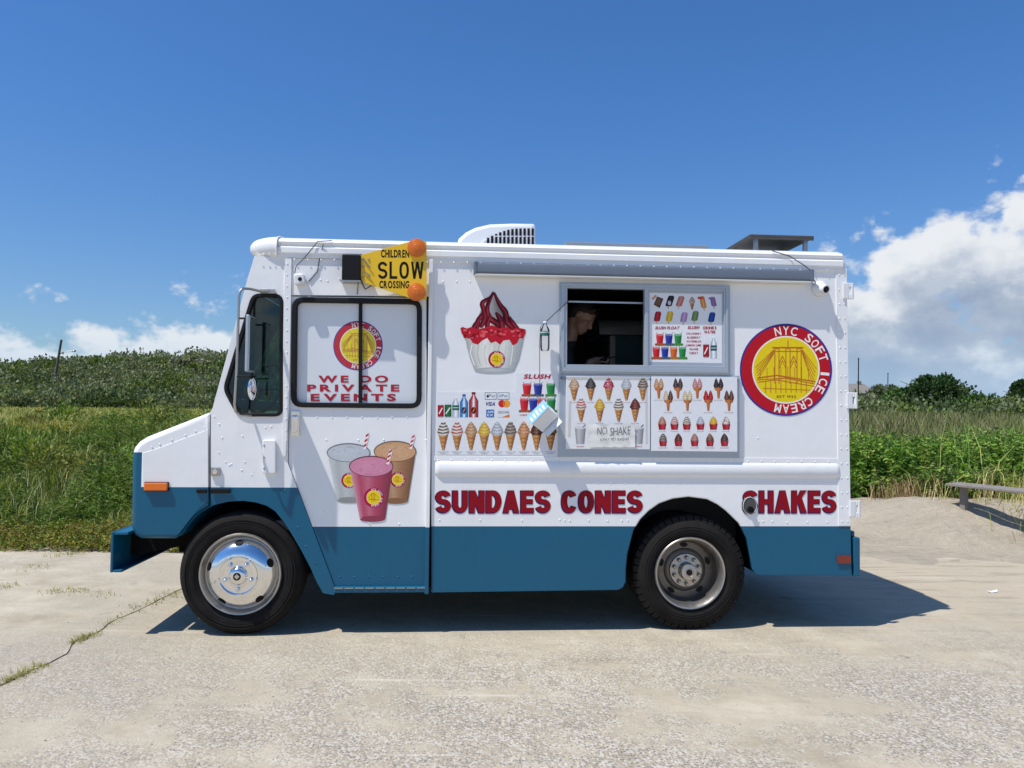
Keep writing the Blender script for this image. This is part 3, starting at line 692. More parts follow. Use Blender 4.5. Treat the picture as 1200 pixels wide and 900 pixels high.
for p0, p1, nn_, sp in (((0, 802), (52, 779), 260, .022), ((84, 754), (112, 743), 170, .022), ((120, 735), (160, 715), 60, .03), ((165, 712), (214, 692), 180, .05), ((55, 694), (98, 692), 160, .06), ((95, 692), (130, 700), 60, .05), ((0, 690), (12, 686), 90, .06), ((65, 652), (100, 646), 200, .08), ((25, 668), (50, 662), 60, .08)):
    A = Wg(*p0); B = Wg(*p1)
    for q in range(nn_):
        t = random.random(); w = A.lerp(B, t); pts.append((w.x+random.gauss(0, sp), w.y+random.gauss(0, sp), -.012))
p = np.array(pts); n = len(p)
cg = blades(p, RNG.uniform(.015, .06, n), RNG.uniform(.003, .006, n), bend(n, .4, 1.6), pal(n, [(112, 120, 58), (92, 104, 46), (140, 136, 78), (150, 132, 88)]))
veg('joint_grass', [cg], 'short grass tufts growing along the pavement joint', 'grass')
# loose stones and bits lying about on the pavement
st = MB()
for q in range(420):
    w = Wg(random.uniform(-60, 1260), random.uniform(640, 899)); s = random.uniform(.003, .009)
    if abs(w.x) > 9 or w.y > 2.6: continue
    a = random.uniform(0, 3); vs = [(w.x+s*math.cos(a+k*1.57)*random.uniform(.6, 1.2), w.y+s*math.sin(a+k*1.57)*random.uniform(.6, 1.2), -.001) for k in range(4)]+[(w.x, w.y, s*random.uniform(.5, 1.0))]
    st.add(vs, [(0, 1, 4), (1, 2, 4), (2, 3, 4), (3, 0, 4)])
o = st.build('gravel', mat('loose_gravel', (.30, .27, .23), .9, var=.5, vscale=3)); tag(o, 'small loose stones scattered over the pavement', 'gravel', kind='stuff')

# ================================================================ the ice cream truck
truck = empty('ice_cream_truck', (0, 0, 0), YAW)
tag(truck, 'white and blue ice cream truck parked on the pavement', 'truck')
WID = 2.12                                                       # body width, near side at y = 0
XF, XR = P(246, 520)[0], 2.345
ZR = 2.607                                                       # roof edge height
arch_f = [(203, 631.7), (211, 627.5), (216, 621), (221.5, 613), (232, 602), (242, 595.5), (253, 590.5), (268, 587), (285, 586), (300, 588), (313, 592), (323, 598.5), (334, 612), (344, 628), (354, 645), (364, 664), (372, 682)]
arch_r = [(724, 691.5), (730, 688.5), (733, 682), (733, 667), (734.8, 649), (742, 621), (750, 608), (760, 598), (772, 589.5), (788, 583.8), (807, 581.5), (829, 584.5), (841, 590.5), (851, 598), (866.5, 613), (875.5, 631), (880, 653), (882, 666.5), (884.5, 671.5), (889, 674)]

# ---- cab side with the quarter window
qwin = rquad([(296, 344.5), (330.5, 345.5), (330, 487), (279, 487), (262, 456)], [9, 9, 9, 12, 8])
cab_out = [(298.7, 300.5), (341, 302), (340.3, 346), (336.6, 543), (366, 620), (391, 687), (391, 696.5), (379, 694.5), *arch_f[::-1][:12], (246.6, 593.8), (246.6, 484), (250, 478), (252.5, 468), (272, 397), (289, 333)]
cab = plate('cab_panel', cab_out, [qwin], 0.0, .035, M['cab'], truck, bevel=.004)
far_cab = plate('cab_panel', [(a, b) for a, b in PL(cab_out)], [PL(qwin)], WID-.035, .035, M['cab'], truck, local=True)
plate('window_gasket', grow(qwin, 1.2), [grow(qwin, -3.0)], -.012, .03, M['rubber'], cab, bevel=.004)
plate('window_pane', grow(qwin, -2.4), [], .008, .005, M['glass'], cab)
plate('window_pane', PL(grow(qwin, -2.4)), [], WID-.02, .005, M['smoke'], far_cab, local=True)
# A-pillar trim strip beside the door
plate('pillar_trim', [(333.5, 301), (341.8, 302), (340, 420), (338.6, 482), (335, 535), (331.5, 535), (331.6, 400)], [], -.010, .012, M['white'], truck, bevel=.003)

# ---- header over the door and the sliding door
plate('header_panel', [(342.4, 302.5), (503, 306.5), (503, 347.2), (341.6, 345.8)], [], .0, .03, M['white'], truck, bevel=.003)
dwin = rquad([(342.8, 348.6), (493.6, 351), (493.2, 478), (341.2, 476.5)], 13)
door_out = [(341.4, 347.2), (499.6, 349), (499.8, 687), (391.5, 687), (367, 620), (338, 543.5), (339.6, 420)]
door = plate('door', door_out, [dwin], .012, .035, M['door'], truck, bevel=.003)
plate('window_gasket', grow(dwin, .8), [grow(dwin, -5.2)], -.004, .05, M['rubber'], door, bevel=.005)
plate('window_pane', PL(grow(dwin, -4.2)), [], .034, .006, M['windowcard'], door, local=True)
plate('window_divider', [(420.3, 352), (424.3, 352), (424, 476), (420, 476)], [], .012, .022, M['rubber'], door, bevel=.002)
mb = MB(); x0, z0 = P(391, 694.5); x1, z1 = P(499.8, 686.8)
mb.box(x0, x1, -.012, .05, z0, z1); mb.build('door_sill', M['blue'], truck, bevel=.006)
mb = MB()
for k in range(9):
    xx = x0+(x1-x0)*(k+.5)/9; mb.box(xx-.028, xx+.028, -.017, -.0125, z0+.028, z0+.034)
mb.build('sill_tread', M['steel'], truck)
# chrome door handle
mb = MB(); hx, hz = P(346, 496); mb.box(hx-.028, hx+.028, -.004, .011, hz-.082, hz+.082); h = mb.build('door_handle', M['chrome'], door, bevel=.004)
mb = MB(); mb.box(hx-.020, hx+.020, -.045, -.005, hz-.06, hz+.055); mb.build('pull', M['chrome'], h, bevel=.012)
# post strip between door and box
mb = MB(); xa = P(500.4, 500)[0]; xb = P(505.2, 500)[0]
mb.box(xa, xb, -.018, .03, P(503, 695.5)[1], P(503, 304.5)[1]); mb.build('door_post', M['door'], truck, bevel=.004)

# ---- box side
win_hole = [(660, 333), (852, 337), (852, 436), (660, 434)]
box_out = [(505.6, 304.5), (992, 315), (997, 616), (998.3, 674.5), *arch_r[::-1], (505.4, 694.5)]
side = plate('side_panel', box_out, [win_hole], 0.0, .035, M['box'], truck, bevel=.004)
plate('side_panel', PL([(505.6, 304.5), (992, 315), (997, 616), (998.3, 674.5), *arch_r[::-1], (246.8, 694.5), (391, 694.5), (366, 620), (338, 543), (342, 302)][:len(arch_r)+4])+PL([(391, 694.5), (366, 620), (338, 543), (342, 302)]), [], WID-.035, .035, M['box'], truck, local=True)
plate('corner_strip', [(979.5, 314), (992.3, 314.5), (997.2, 616.3), (983, 616.3)], [], -.006, .008, M['white'], truck, bevel=.002)
# wheel arch lips
def lip(pts, parent):
    mb = MB(); pp = [Vector((a, 0, b)) for a, b in PL(pts)]
    mb.tube([(p.x, -.004, p.z) for p in pp], .006, 6); mb.build('arch_lip', M['blue'], parent, sm=60)
mb = MB(); mb.tube([(a, .006, b) for a, b in PL([(727, 690), *arch_r[2:-2], (887, 673)])], .004, 6); mb.build('arch_lip', M['box'], truck, sm=60)
mb = MB(); mb.tube([(a, .006, b) for a, b in PL(arch_f[1:])], .004, 6); mb.build('arch_lip', M['cab'], truck, sm=60)

# ---- belt rail: half-round rub moulding
rz0, rz1 = P(750, 559.5)[1], P(750, 541.5)[1]; xa, xb = P(510, 550)[0], P(984, 550)[0]; zc = (rz0+rz1)/2
prof = [(0.0, rz1+.004), (-.018, rz1-.004), (-.036, rz1-.026), (-.042, rz1-.05), (-.036, rz0+.022), (-.016, rz0+.006), (0.0, rz0)]
rings = []
for t, k in ((xa, .25), (xa+.012, .8), (xa+.03, 1), (xb-.03, 1), (xb-.012, .8), (xb, .25)):
    rings.append([(t, y*k*.45, zc+(z-zc)*(.75+.25*k)) for y, z in prof])
mb = MB(); mb.loft(rings); mb.build('belt_rail', M['white'], side, sm=50)
mb = MB(); mb.box(xa-.01, xb+.01, -.004, .001, rz1+.002, rz1+.032); mb.build('rail_flange', M['white'], side)

# ---- roof: crowned cap with drip rail groove and a rounded front visor
xa, xb = P(326, 280)[0], XR-.025
def roof_sec(k=1.0):
    near = [(.004, 2.478), (-.012, 2.480), (-.012, 2.505), (-.020, 2.512), (-.020, 2.545), (-.012, 2.552), (-.002, 2.556), (-.002, 2.570), (-.014, 2.574), (-.016, 2.584), (-.008, 2.598), (.012, ZR), (.06, 2.624), (.25, 2.655), (.6, 2.68), (WID/2, 2.69)]
    return near+[(WID-y, z) for y, z in near[::-1][1:]]
sec = roof_sec()
mb = MB(); mb.loft([[(xa, y, z) for y, z in sec], [(xb-.02, y, z) for y, z in sec], [(xb, .03+y*.97, z-.012) for y, z in sec]]); roof = mb.build('roof', M['white'], truck, sm=32)
xt = P(289.5, 288)[0]; L = xa-xt; rings = []
capz = [(.0, 2.482), (-.02, 2.50), (-.03, 2.54), (-.026, 2.585), (.0, 2.612), (.06, 2.63), (.25, 2.655), (.6, 2.675), (WID/2, 2.68)]
capz = capz+[(WID-y, z) for y, z in capz[::-1][1:]]
for k in range(9):
    a = k/8*math.pi/2*.985; s = math.cos(a)**.62; ins = .12*(1-math.cos(a))
    rings.append([(xa-.002-L*math.sin(a), ins+y*(1-2*ins/WID), 2.548+(z-2.548)*s) for y, z in capz])
mb = MB(); mb.loft(rings); mb.build('roof_visor', M['white'], truck, sm=60)
mb = MB(); mb.tube([(xa-.003, y-.004 if y < 1 else y+.004, z+.001) for y, z in [c for c in capz]], .005, 6); mb.build('visor_seam', M['white'], truck, sm=60)

# ---- cab front, rear wall, floor, lining
zf = lambda px, py: P(px, py)
def front_quad(a, b, name, mt, inset=.0, th=.02, par=truck):
    (xa_, za_), (xb_, zb_) = P(*a), P(*b); mb = MB()
    mb.add([(xa_, inset, za_), (xa_, WID-inset, za_), (xb_, WID-inset, zb_), (xb_, inset, zb_), (xa_+th, inset, za_), (xa_+th, WID-inset, za_), (xb_+th, WID-inset, zb_), (xb_+th, inset, zb_)],
           [(0, 1, 2, 3), (7, 6, 5, 4), (0, 4, 5, 1), (2, 6, 7, 3), (0, 3, 7, 4), (1, 5, 6, 2)]); return mb.build(name, mt, par)
front_quad((299.4, 302), (289.5, 336), 'windscreen_header', M['white'], .002)
ws = front_quad((289.7, 336.8), (254.5, 466), 'windscreen', M['smoke'], .09, .006)
front_quad((254.5, 467), (249, 481), 'cowl', M['white'], .002)
for y0, y1 in ((.002, .088), (WID-.088, WID-.002)):
    (xa_, za_), (xb_, zb_) = P(289.7, 336.4), P(254.4, 466.6); mb = MB()
    mb.add([(xa_, y0, za_), (xa_, y1, za_), (xb_, y1, zb_), (xb_, y0, zb_), (xa_+.03, y0, za_), (xa_+.03, y1, za_), (xb_+.03, y1, zb_), (xb_+.03, y0, zb_)], [(0, 1, 2, 3), (7, 6, 5, 4), (0, 4, 5, 1), (2, 6, 7, 3), (0, 3, 7, 4), (1, 5, 6, 2)]); mb.build('windscreen_pillar', M['white'], truck)
mb = MB(); mb.box(XR-.03, XR-.002, .036, WID-.036, .40, 2.55); mb.build('rear_wall', M['box'], truck)
mb = MB(); mb.box(-.62, XR-.031, .45, WID-.45, .50, .56); mb.box(XF+.02, -.64, .04, WID-.04, .68, .74); mb.build('floor', M['inside'], truck)
mb = MB()
mb.box(-.60, XR-.04, .037, .045, .95, 1.16); mb.box(-.60, P(658, 400)[0], .037, .045, 1.17, 2.46); mb.box(P(854, 400)[0], XR-.04, .037, .045, 1.17, 2.46)
mb.box(P(658, 400)[0], P(854, 400)[0], .037, .045, 1.17, P(750, 437)[1]); mb.box(P(658, 400)[0], P(854, 400)[0], .037, .045, P(750, 333)[1], 2.46)
mb.box(-.60, XR-.04, WID-.05, WID-.038, .56, 2.46); mb.box(-.60, XR-.04, .05, WID-.05, 2.462, 2.475); mb.box(-.615, -.603, .05, WID-.05, .56, 2.46)
mb.box(-.60, XR-.04, .046, .46, .93, .945); mb.box(-.60, XR-.04, .45, .46, .5, .93)
mb.build('cabin_lining', M['inside'], truck)
# freezer cabinet, shelf and light bar seen inside the hatch
mb = MB(); mb.box(P(712, 400, 1.3)[0], P(800, 400, 1.3)[0], 1.25, 1.9, .57, P(740, 392, 1.25)[1]); fz = mb.build('soft_serve_machine', M['fridge'], truck, bevel=.03)
mb = MB(); hx0, hz0 = P(700, 386, 1.3); hx1 = P(770, 386, 1.3)[0]; mb.loft([[(xx, 1.2+.22*(1-math.cos(t*math.pi/8)), hz0+.10*math.sin(t*math.pi/8)) for t in range(5)]+[(xx, 1.9, hz0+.1), (xx, 1.9, hz0-.05), (xx, 1.2, hz0-.05)] for xx in (hx0, hx1)]); mb.build('machine_hood', M['alu'], fz, sm=40)
mb = MB(); mb.box(P(716, 400, 1.2)[0], P(722, 400, 1.2)[0], 1.235, 1.248, 1.0, P(740, 394, 1.25)[1]); mb.build('trim', M['steel'], fz)
mb = MB(); mb.box(P(661, 400)[0], P(851, 400)[0], .05, .32, 1.66, 1.69); mb.build('counter', M['alu_dull'], truck)
mb = MB(); xa_, za_ = P(664, 353.5, .06); xb_, zb_ = P(756, 355, .06); mb.box(xa_, xb_, .055, .067, za_-.005, za_+.006); mb.build('hatch_track', M['alu'], truck)

# ---- the serving hatch: aluminium frame, sliding half carrying a menu, lower frame
hatch = plate('hatch_frame', [(656, 330.2), (855.5, 334), (856, 439), (655.5, 437)], [[(665, 337.2), (755.5, 339), (755.5, 428), (664.6, 427)], [(760, 340), (848.5, 341.6), (848.5, 429), (760, 428)]], -.022, .05, M['alu'], truck, bevel=.004)
plate('frame_lip', [(658, 332), (853.5, 335.8), (853.8, 437), (657.6, 435)], [[(661.5, 334.6), (851, 338), (851.3, 432.5), (661, 430.6)]], -.030, .007, M['alu'], hatch, bevel=.002)
plate('hatch_sash', [(758, 339.2), (849, 341), (849, 430), (758, 429)], [[(761, 343.2), (846, 344.8), (846, 425.5), (761, 424)]], -.006, .02, M['alu'], hatch, bevel=.003)
lower = plate('lower_frame', [(655.8, 438.5), (866.5, 440.2), (866.5, 537), (654.5, 535.3)], [], -.016, .015, M['alu'], truck, bevel=.004)
mb = MB(); a = P3(657, 443.5, -.02); b = P3(865, 445, -.02); mb.box(a[0], b[0], -.030, -.0165, a[2]-.006, a[2]+.012); mb.build('track', M['alu_dull'], lower, bevel=.002)

# ---- rolled-up awning casing
xa_, za_ = P(557.3, 308, -.06); xb_, _ = P(950.5, 314, -.06); zt = P(750, 312.3, -.06)[1]; zb = P(750, 325, -.06)[1]
mb = MB(); pr = [(0, zt+.006), (-.06, zt+.002), (-.074, zt-.004), (-.080, zt-.02), (-.080, zb+.012), (-.074, zb+.002), (0, zb)]
mb.loft([[(xa_, y, z) for y, z in pr], [(xb_, y, z) for y, z in pr]]); awn = mb.build('awning_casing', M['alu_dull'], truck, sm=30)
mb = MB(); mb.box(xa_-.004, xb_+.004, -.076, -.010, zb-.008, zb-.001); mb.build('awning_lip', M['white'], awn)
for xx in (xa_, xb_):
    mb = MB(); mb.box(xx-.012, xx+.012, -.083, -.001, zb-.004, zt+.008); mb.build('end_cap', M['alu_dull'], awn, bevel=.006)

# ---- nose and bumper
nose_out = [(153.4, 545), (154, 531), (156.5, 524), (162, 517.5), (171, 512), (182, 507.6), (245.6, 482.8), (245.6, 594.2), (242, 595.7), *arch_f[::-1][12:], (164, 631.7), (156.5, 627.5), (152.8, 619)]
nose = plate('nose', nose_out, [], -.004, WID+.008, M['nose'], truck, bevel=.035, sm=50)
plate('fender_panel', [(166.8, 531), (180, 527), (243.5, 503.5), (244.2, 586), (236, 594), (226, 604), (215, 619), (208, 627), (168, 627), (167.3, 600)], [], -.0075, .008, M['nose'], nose, bevel=.0025)
plate('panel_seam', [(245.9, 486), (246.6, 486), (246.6, 593), (245.9, 593)], [], -.002, .004, M['chassis'], nose)
mb = MB(); a = P3(131.5, 625, -.02); b = P3(153, 668, -.02); bx0, bx1 = P(131.8, 640)[0], P(152, 640)[0]
bz0, bz1 = P(140, 670)[1], P(140, 622.5)[1]
mb.add([(bx0, -.03, bz0), (bx0, WID+.03, bz0), (bx0, WID+.03, bz1), (bx0, -.03, bz1), (bx0+.018, -.03, bz0), (bx0+.018, WID+.03, bz0), (bx0+.018, WID+.03, bz1), (bx0+.018, -.03, bz1)], [(0, 3, 2, 1), (4, 5, 6, 7), (0, 1, 5, 4), (3, 7, 6, 2), (0, 4, 7, 3), (1, 2, 6, 5)])
mb.box(bx0+.019, bx1, -.03, WID+.03, bz1-.02, bz1-.001); mb.box(bx0+.019, bx0+.075, -.03, WID+.03, bz0+.001, bz0+.018)
bump = mb.build('front_bumper', M['blue'], truck, bevel=.006)
mb = MB()
for yy in (.22, WID-.3):
    mb = MB(); mb.add([(bx0+.03, yy, bz0+.06), (bx0+.03, yy+.07, bz0+.06), (bx0+.03, yy+.07, bz1-.05), (bx0+.03, yy, bz1-.05), (-2.0, yy, bz1-.09), (-2.0, yy+.07, bz1-.09), (-2.0, yy+.07, bz1+.02), (-2.0, yy, bz1+.02)], [(0, 3, 2, 1), (4, 5, 6, 7), (0, 1, 5, 4), (3, 7, 6, 2), (0, 4, 7, 3), (1, 2, 6, 5)])
    mb.build('bumper_bracket', M['chassis'], bump)
# side marker, hood latch, fuel badge, flap
mb = MB(); a = P(168.5, 575, -.03); b = P(196, 566, -.03); mb.box(a[0], b[0], -.035, -.009, a[1], b[1]); l = mb.build('side_marker_lamp', M['orange'], truck, bevel=.006)
mb = MB(); mb.box(a[0]-.004, b[0]+.004, -.0155, -.0085, a[1]-.004, b[1]+.004); mb.build('bezel', M['black'], l)
mb = MB()
for p0, p1 in (((231, 577.5), (243, 573)), ((247.5, 578), (271, 572.5))):
    a = P(*p0); b = P(*p1); mb.box(a[0], b[0], -.022, -.008, a[1], b[1])
mb.build('hood_latch', M['black'], truck, bevel=.004)
mb = MB(); a = P(247.5, 557.5); b = P(258.5, 547.5); mb.box(a[0], b[0], -.016, -.001, a[1], b[1]); bd_ = mb.build('access_cover', M['steel'], truck, bevel=.003)
mb = MB(); mb.lathe([(0, -.006), (.016, -.005), (.018, 0)], ((a[0]+b[0])/2, -.017, (a[1]+b[1])/2), 14); mb.build('lock', M['chrome'], bd_, sm=50)
pl = plate('vent_cover', rrect(307.5, 515.5, 323, 555, 2.5), [], -.030, .028, M['white'], truck, bevel=.006)
mb = MB()
for yy in (522, 536, 549): mb.dome(P3(309.5, yy, -.030), .007, .004)
mb.build('screws', M['steel'], pl, kind='stuff')

# ---- rear: bumper step, hinges, marker, filler
mb = MB(); a = P(998.8, 675, .02); b = P(1006, 621, .02); mb.box(a[0], b[0]+.002, .0, WID, a[1], b[1]-.05); mb.box(a[0], b[0]-.02, .03, WID-.03, b[1]-.05, b[1]-.01); mb.build('rear_bumper', M['blue'], truck, bevel=.008)
mb = MB(); a = P(980.5, 660); b = P(996.5, 650.5); mb.box(a[0], b[0], -.012, -.001, a[1], b[1]); mb.build('reflector', M['red'], truck, bevel=.002)
for px, py in ((988.5, 341.3), (993, 469.3), (996.5, 596)):
    mb = MB(); x_, z_ = P(px, py); hh_ = .056
    mb.box(x_-.012, x_+.030, -.020, -.0065, z_-hh_, z_+hh_); hg = mb.build('hinge', M['plastic'], truck, bevel=.004)
    mb = MB(); mb.box(x_+.031, x_+.062, -.024, .0, z_+hh_*.45, z_+hh_); mb.box(x_+.031, x_+.062, -.024, .0, z_-hh_, z_-hh_*.45); mb.tube([(x_+.052, -.014, z_-hh_*.98), (x_+.052, -.014, z_+hh_*.98)], .013, 10); mb.build('knuckle', M['plastic'], hg, bevel=.002)
fx, fz_ = P(878.3, 592.5)
fl = plate('fuel_filler', rrect(869.5, 582, 887, 603.5, 8.4), [], -.006, .007, mat('filler_bowl', (.05, .055, .06), .25, coat=.4), truck, bevel=.003)
mb = MB(); mb.lathe([(.0515, .003), (.052, -.002), (.0505, -.004), (.049, -.001)], (0, 0, 0), 30); o = mb.build('filler_ring', M['plastic'], fl, sm=60); o.location = (fx, -.006, fz_); o.scale = (.93, 1, 1.16)
mb = MB(); mb.lathe([(0.0, -.02), (.018, -.018), (.022, 0.0)], (fx+.004, -.008, fz_-.026), 14); mb.build('cap_knob', M['chassis'], fl, sm=60)

# ---- wheels
def tyre_prof(R, w, rim):
    s = w/2
    return [(rim-.012, -s+.03), (rim+.006, -s+.008), (rim+.03, -s-.004), (R-.085, -s-.012), (R-.05, -s-.004), (R-.022, -s+.016), (R-.006, -s+.036), (R, -s+.06), (R+.001, 0), (R, s-.06), (R-.006, s-.036), (R-.022, s-.016), (R-.05, s+.004), (rim+.03, s+.004), (rim-.012, s-.03)]
def wheel_front(name, c, far=False):
    w = empty('wheel', c, 0, truck)
    mb = MB(); R = .402; mb.lathe(tyre_prof(R, .225, .262), (0, .1125, 0), 72)
    for r_ in (.30, .335, .352): mb.lathe([(r_-.004, -.013), (r_-.002, -.0165), (r_+.002, -.0165), (r_+.004, -.012)], (0, .004 if r_ > .31 else .0075, 0), 72)
    mb.build('tyre', M['tyre'], w, sm=40)
    mb = MB(); mb.lathe([(.262, .02), (.266, -.004), (.260, -.014), (.252, -.012), (.246, .0), (.238, .018), (.232, .03), (.225, .032)], (0, 0, 0), 64); mb.build('rim', M['steel'], w, sm=40)
    mb = MB(); mb.lathe([(.226, .034), (.216, .006), (.200, -.020), (.170, -.040), (.140, -.050), (.124, -.052), (.118, -.046), (.112, -.044), (.062, -.050), (.056, -.058), (.052, -.072), (.046, -.078), (.030, -.082), (0, -.083)], (0, 0, 0), 72); mb.build('hub_cap', M['chrome'], w, sm=35)
    mb = MB(); mb.lathe([(.0, -.002), (.024, -.0015), (.025, .0)], (0, -.0832, 0), 20); mb.build('cap_badge', M['black'], w)
    mb = MB()
    for dx, dz, sx, sz in ((0, 0, .016, .0028), (0, .007, .010, .0025), (0, -.007, .010, .0025), (0, 0, .0025, .016)): mb.box(dx-sx, dx+sx, -.0868, -.0856, dz-sz, dz+sz)
    mb.build('badge_mark', M['chrome'], w)
    for k in range(5):
        a = math.radians(90+36+72*k); mb = MB(); mb.lathe([(.016, .004), (.015, -.010), (.011, -.022), (.006, -.027), (0, -.028)], (.086*math.cos(a), -.046, .086*math.sin(a)), 12); mb.build('lug_nut', M['chrome'], w, sm=50)
        a = math.radians(90+72*k+3)
        mb = MB(); n = 14; t = Vector((-math.sin(a), 0, math.cos(a))); r = Vector((math.cos(a), 0, math.sin(a))); c0 = r*.207
        vs = [c0+t*(.030*math.cos(q*6.283/n))+r*(.013*math.sin(q*6.283/n)) for q in range(n)]
        def yy(v): return np.interp(v.length, [.19, .200, .216, .226], [-.031, -.023, .003, .03])
        mb.add([(v.x, float(yy(v))-.004, v.z) for v in vs], [tuple(range(n))]); mb.build('vent_hole', M['black'], w)
    return w
def wheel_rear(c):
    w = empty('wheel', c, 0, truck); R = .388
    mb = MB(); mb.lathe(tyre_prof(R-.005, .215, .243), (0, .1075, 0), 72); mb.lathe(tyre_prof(R-.010, .215, .243), (0, .36, 0), 48)
    n = 46
    for k in range(n):
        a0, a1 = (k+.06)/n*2*math.pi, (k+.88)/n*2*math.pi
        for ys, sk in ((-.006, 0.0), (.062, .35), (.128, .0)):
            A0, A1 = a0+sk*2*math.pi/n, a1+sk*2*math.pi/n; y0, y1 = ys+.014, ys+.074
            pr = [(R-.04, y0+.001 if ys < 0 else y0+.02), (R-.02, y0+.003 if ys < 0 else y0), (R+.002, y0+.018 if ys < 0 else y0), (R+.002, y1), (R-.03, y1)]
            mb.loft([[(r*math.cos(A), y, r*math.sin(A)) for r, y in pr] for A in (A0, A1)])
    for r_ in (.285, .315): mb.lathe([(r_-.004, -.013), (r_-.002, -.0165), (r_+.002, -.0165), (r_+.004, -.012)], (0, .005, 0), 64)
    mb.build('tyre', M['tyre'], w, sm=30)
    mb = MB(); mb.lathe([(.244, .03), (.247, .0), (.241, -.008), (.232, -.006), (.226, .004), (.219, .02), (.213, .05), (.211, .07)], (0, 0, 0), 64); mb.build('rim', M['steel'], w, sm=40)
    mb = MB(); mb.lathe([(.2109, .071), (.208, .10), (.203, .125), (.19, .138), (.15, .135), (.135, .118), (.108, .112), (0, .112)], (0, 0, 0), 64); mb.build('wheel_disc', M['darksteel'], w, sm=40)
    mb = MB(); mb.lathe([(.118, .113), (.112, .100), (.07, .096), (.060, .094), (.056, .03), (.052, .022), (.030, .018), (.028, .021), (0, .021)], (0, 0, 0), 40); mb.build('hub', M['steel'], w, sm=35)
    mb = MB(); mb.lathe([(.0, .018), (.021, .0185), (.022, .022)], (0, -.001, 0), 20); mb.build('hub_plug', M['black'], w)
    for k in range(10):
        a = math.radians(18+36*k); mb = MB(); mb.lathe([(.014, .0), (.013, -.022), (.007, -.030), (0, -.031)], (.091*math.cos(a), .099, .091*math.sin(a)), 8); mb.build('lug_nut', M['steel'], w, sm=40)
    for k in range(5):
        a = math.radians(20+72*k); mb = MB(); m_ = 14; t = Vector((-math.sin(a), 0, math.cos(a))); r = Vector((math.cos(a), 0, math.sin(a))); c0 = r*.172
        vs = [c0+t*(.027*math.cos(q*6.283/m_))+r*(.016*math.sin(q*6.283/m_)) for q in range(m_)]
        mb.add([(v.x, .1285, v.z) for v in vs], [tuple(range(m_))]); mb.build('vent_hole', M['black'], w)
    return w
fc = P(281.8, 673.5); wheel_front('wheel', (fc[0], .0, .400))
rc = P(810.5, 672.5); wheel_rear((rc[0], .03, .386))
def far_wheel(x, R, w_, y):
    w = empty('wheel', (x, y, R), 0, truck); mb = MB(); mb.lathe(tyre_prof(R, w_, .25), (0, 0, 0), 40); mb.build('tyre', M['tyre'], w, sm=40)
    mb = MB(); mb.lathe([(.255, .04), (.2, .05), (.1, .03), (0, .03)], (0, 0, 0), 32); mb.build('rim', M['steel'], w, sm=40)
far_wheel(fc[0], .40, .22, WID-.14); far_wheel(rc[0], .382, .46, WID-.30)
# ---- chassis
mb = MB()
mb.box(-2.35, 2.3, .58, .70, .44, .62); mb.box(-2.35, 2.3, WID-.70, WID-.58, .44, .62)
for xx in (-1.2, -.2, .7, 1.9): mb.box(xx-.05, xx+.05, .70, WID-.70, .46, .60)
mb.tube([(fc[0], .2, .40), (fc[0], WID-.2, .40)], .05, 10); mb.tube([(rc[0], .2, .38), (rc[0], WID-.2, .38)], .09, 10)
mb.lathe([(0, -.2), (.12, -.16), (.19, 0), (.12, .16), (0, .2)], (rc[0], WID/2, .38), 16)
mb.box(-2.15, -1.35, .62, WID-.62, .34, .9); mb.tube([(-1.3, .8, .46), (rc[0], WID/2, .40)], .045, 8)
mb.box(-.3, .6, .30, .56, .34, .62); mb.tube([(-1.6, 1.3, .36), (-.5, 1.35, .34), (.8, 1.5, .36), (2.3, 1.55, .36)], .04, 8)
mb.box(1.55, 2.25, .5, 1.6, .44, .7)
mb.build('chassis', M['chassis'], truck, sm=30)
mb = MB()
def well(cx, hw, zt, y1):
    mb.box(cx-hw, cx+hw, y1, y1+.01, .42, zt); mb.box(cx-hw, cx+hw, .04, y1, zt, zt+.012); mb.box(cx-hw-.012, cx-hw, .04, y1, .30, zt); mb.box(cx+hw, cx+hw+.012, .04, y1, .38, zt)
well(rc[0], .47, .935, .50); mb.build('wheel_housing', M['chassis'], truck); mb = MB()
mb.box(fc[0]-.5, fc[0]+.62, .40, .41, .45, .72); mb.box(fc[0]-.38, -1.1, .04, .40, .955, .967); mb.box(-1.13, -1.12, .04, .40, .30, .955)
mb.build('wheel_housing', M['chassis'], truck)
mb = MB(); pp = PL([(372, 681), (379, 694)]); mb.box(-1.1, -.60, .05, .45, .30, .32); mb.box(-1.1, -.60, .44, .45, .32, .72); mb.build('step_well', M['chassis'], truck)
mb = MB(); mb.box(-.56, P(728, 690)[0], .04, .06, .30, .56); mb.build('skirt_backing', M['chassis'], truck)

# ---- cab interior: seat, dash, steering wheel
mb = MB(); sx = -1.25; mb.box(sx-.02, sx+.42, .95, 1.45, 1.02, 1.16); mb.add([(sx+.36, .95, 1.1), (sx+.36, 1.45, 1.1), (sx+.46, 1.45, 1.75), (sx+.46, .95, 1.75), (sx+.48, .95, 1.1), (sx+.48, 1.45, 1.1), (sx+.56, 1.45, 1.75), (sx+.56, .95, 1.75)], [(0, 1, 2, 3), (7, 6, 5, 4), (0, 4, 5, 1), (2, 6, 7, 3), (0, 3, 7, 4), (1, 5, 6, 2)])
mb.box(sx+.05, sx+.3, 1.05, 1.35, .74, 1.02); mb.build('driver_seat', M['seat'], truck, bevel=.03)
mb = MB(); mb.box(-2.06, -1.80, .05, WID-.05, 1.10, 1.42); mb.build('dashboard', M['inside'], truck, bevel=.03)
cx_, cz_ = P(311, 456, .45); mb = MB(); ring = []
for k in range(33):
    a = 2*math.pi*k/32; ring.append((cx_+.07*math.cos(a)+.05*math.sin(a), .45+.16*math.cos(a), cz_+.17*math.sin(a)))
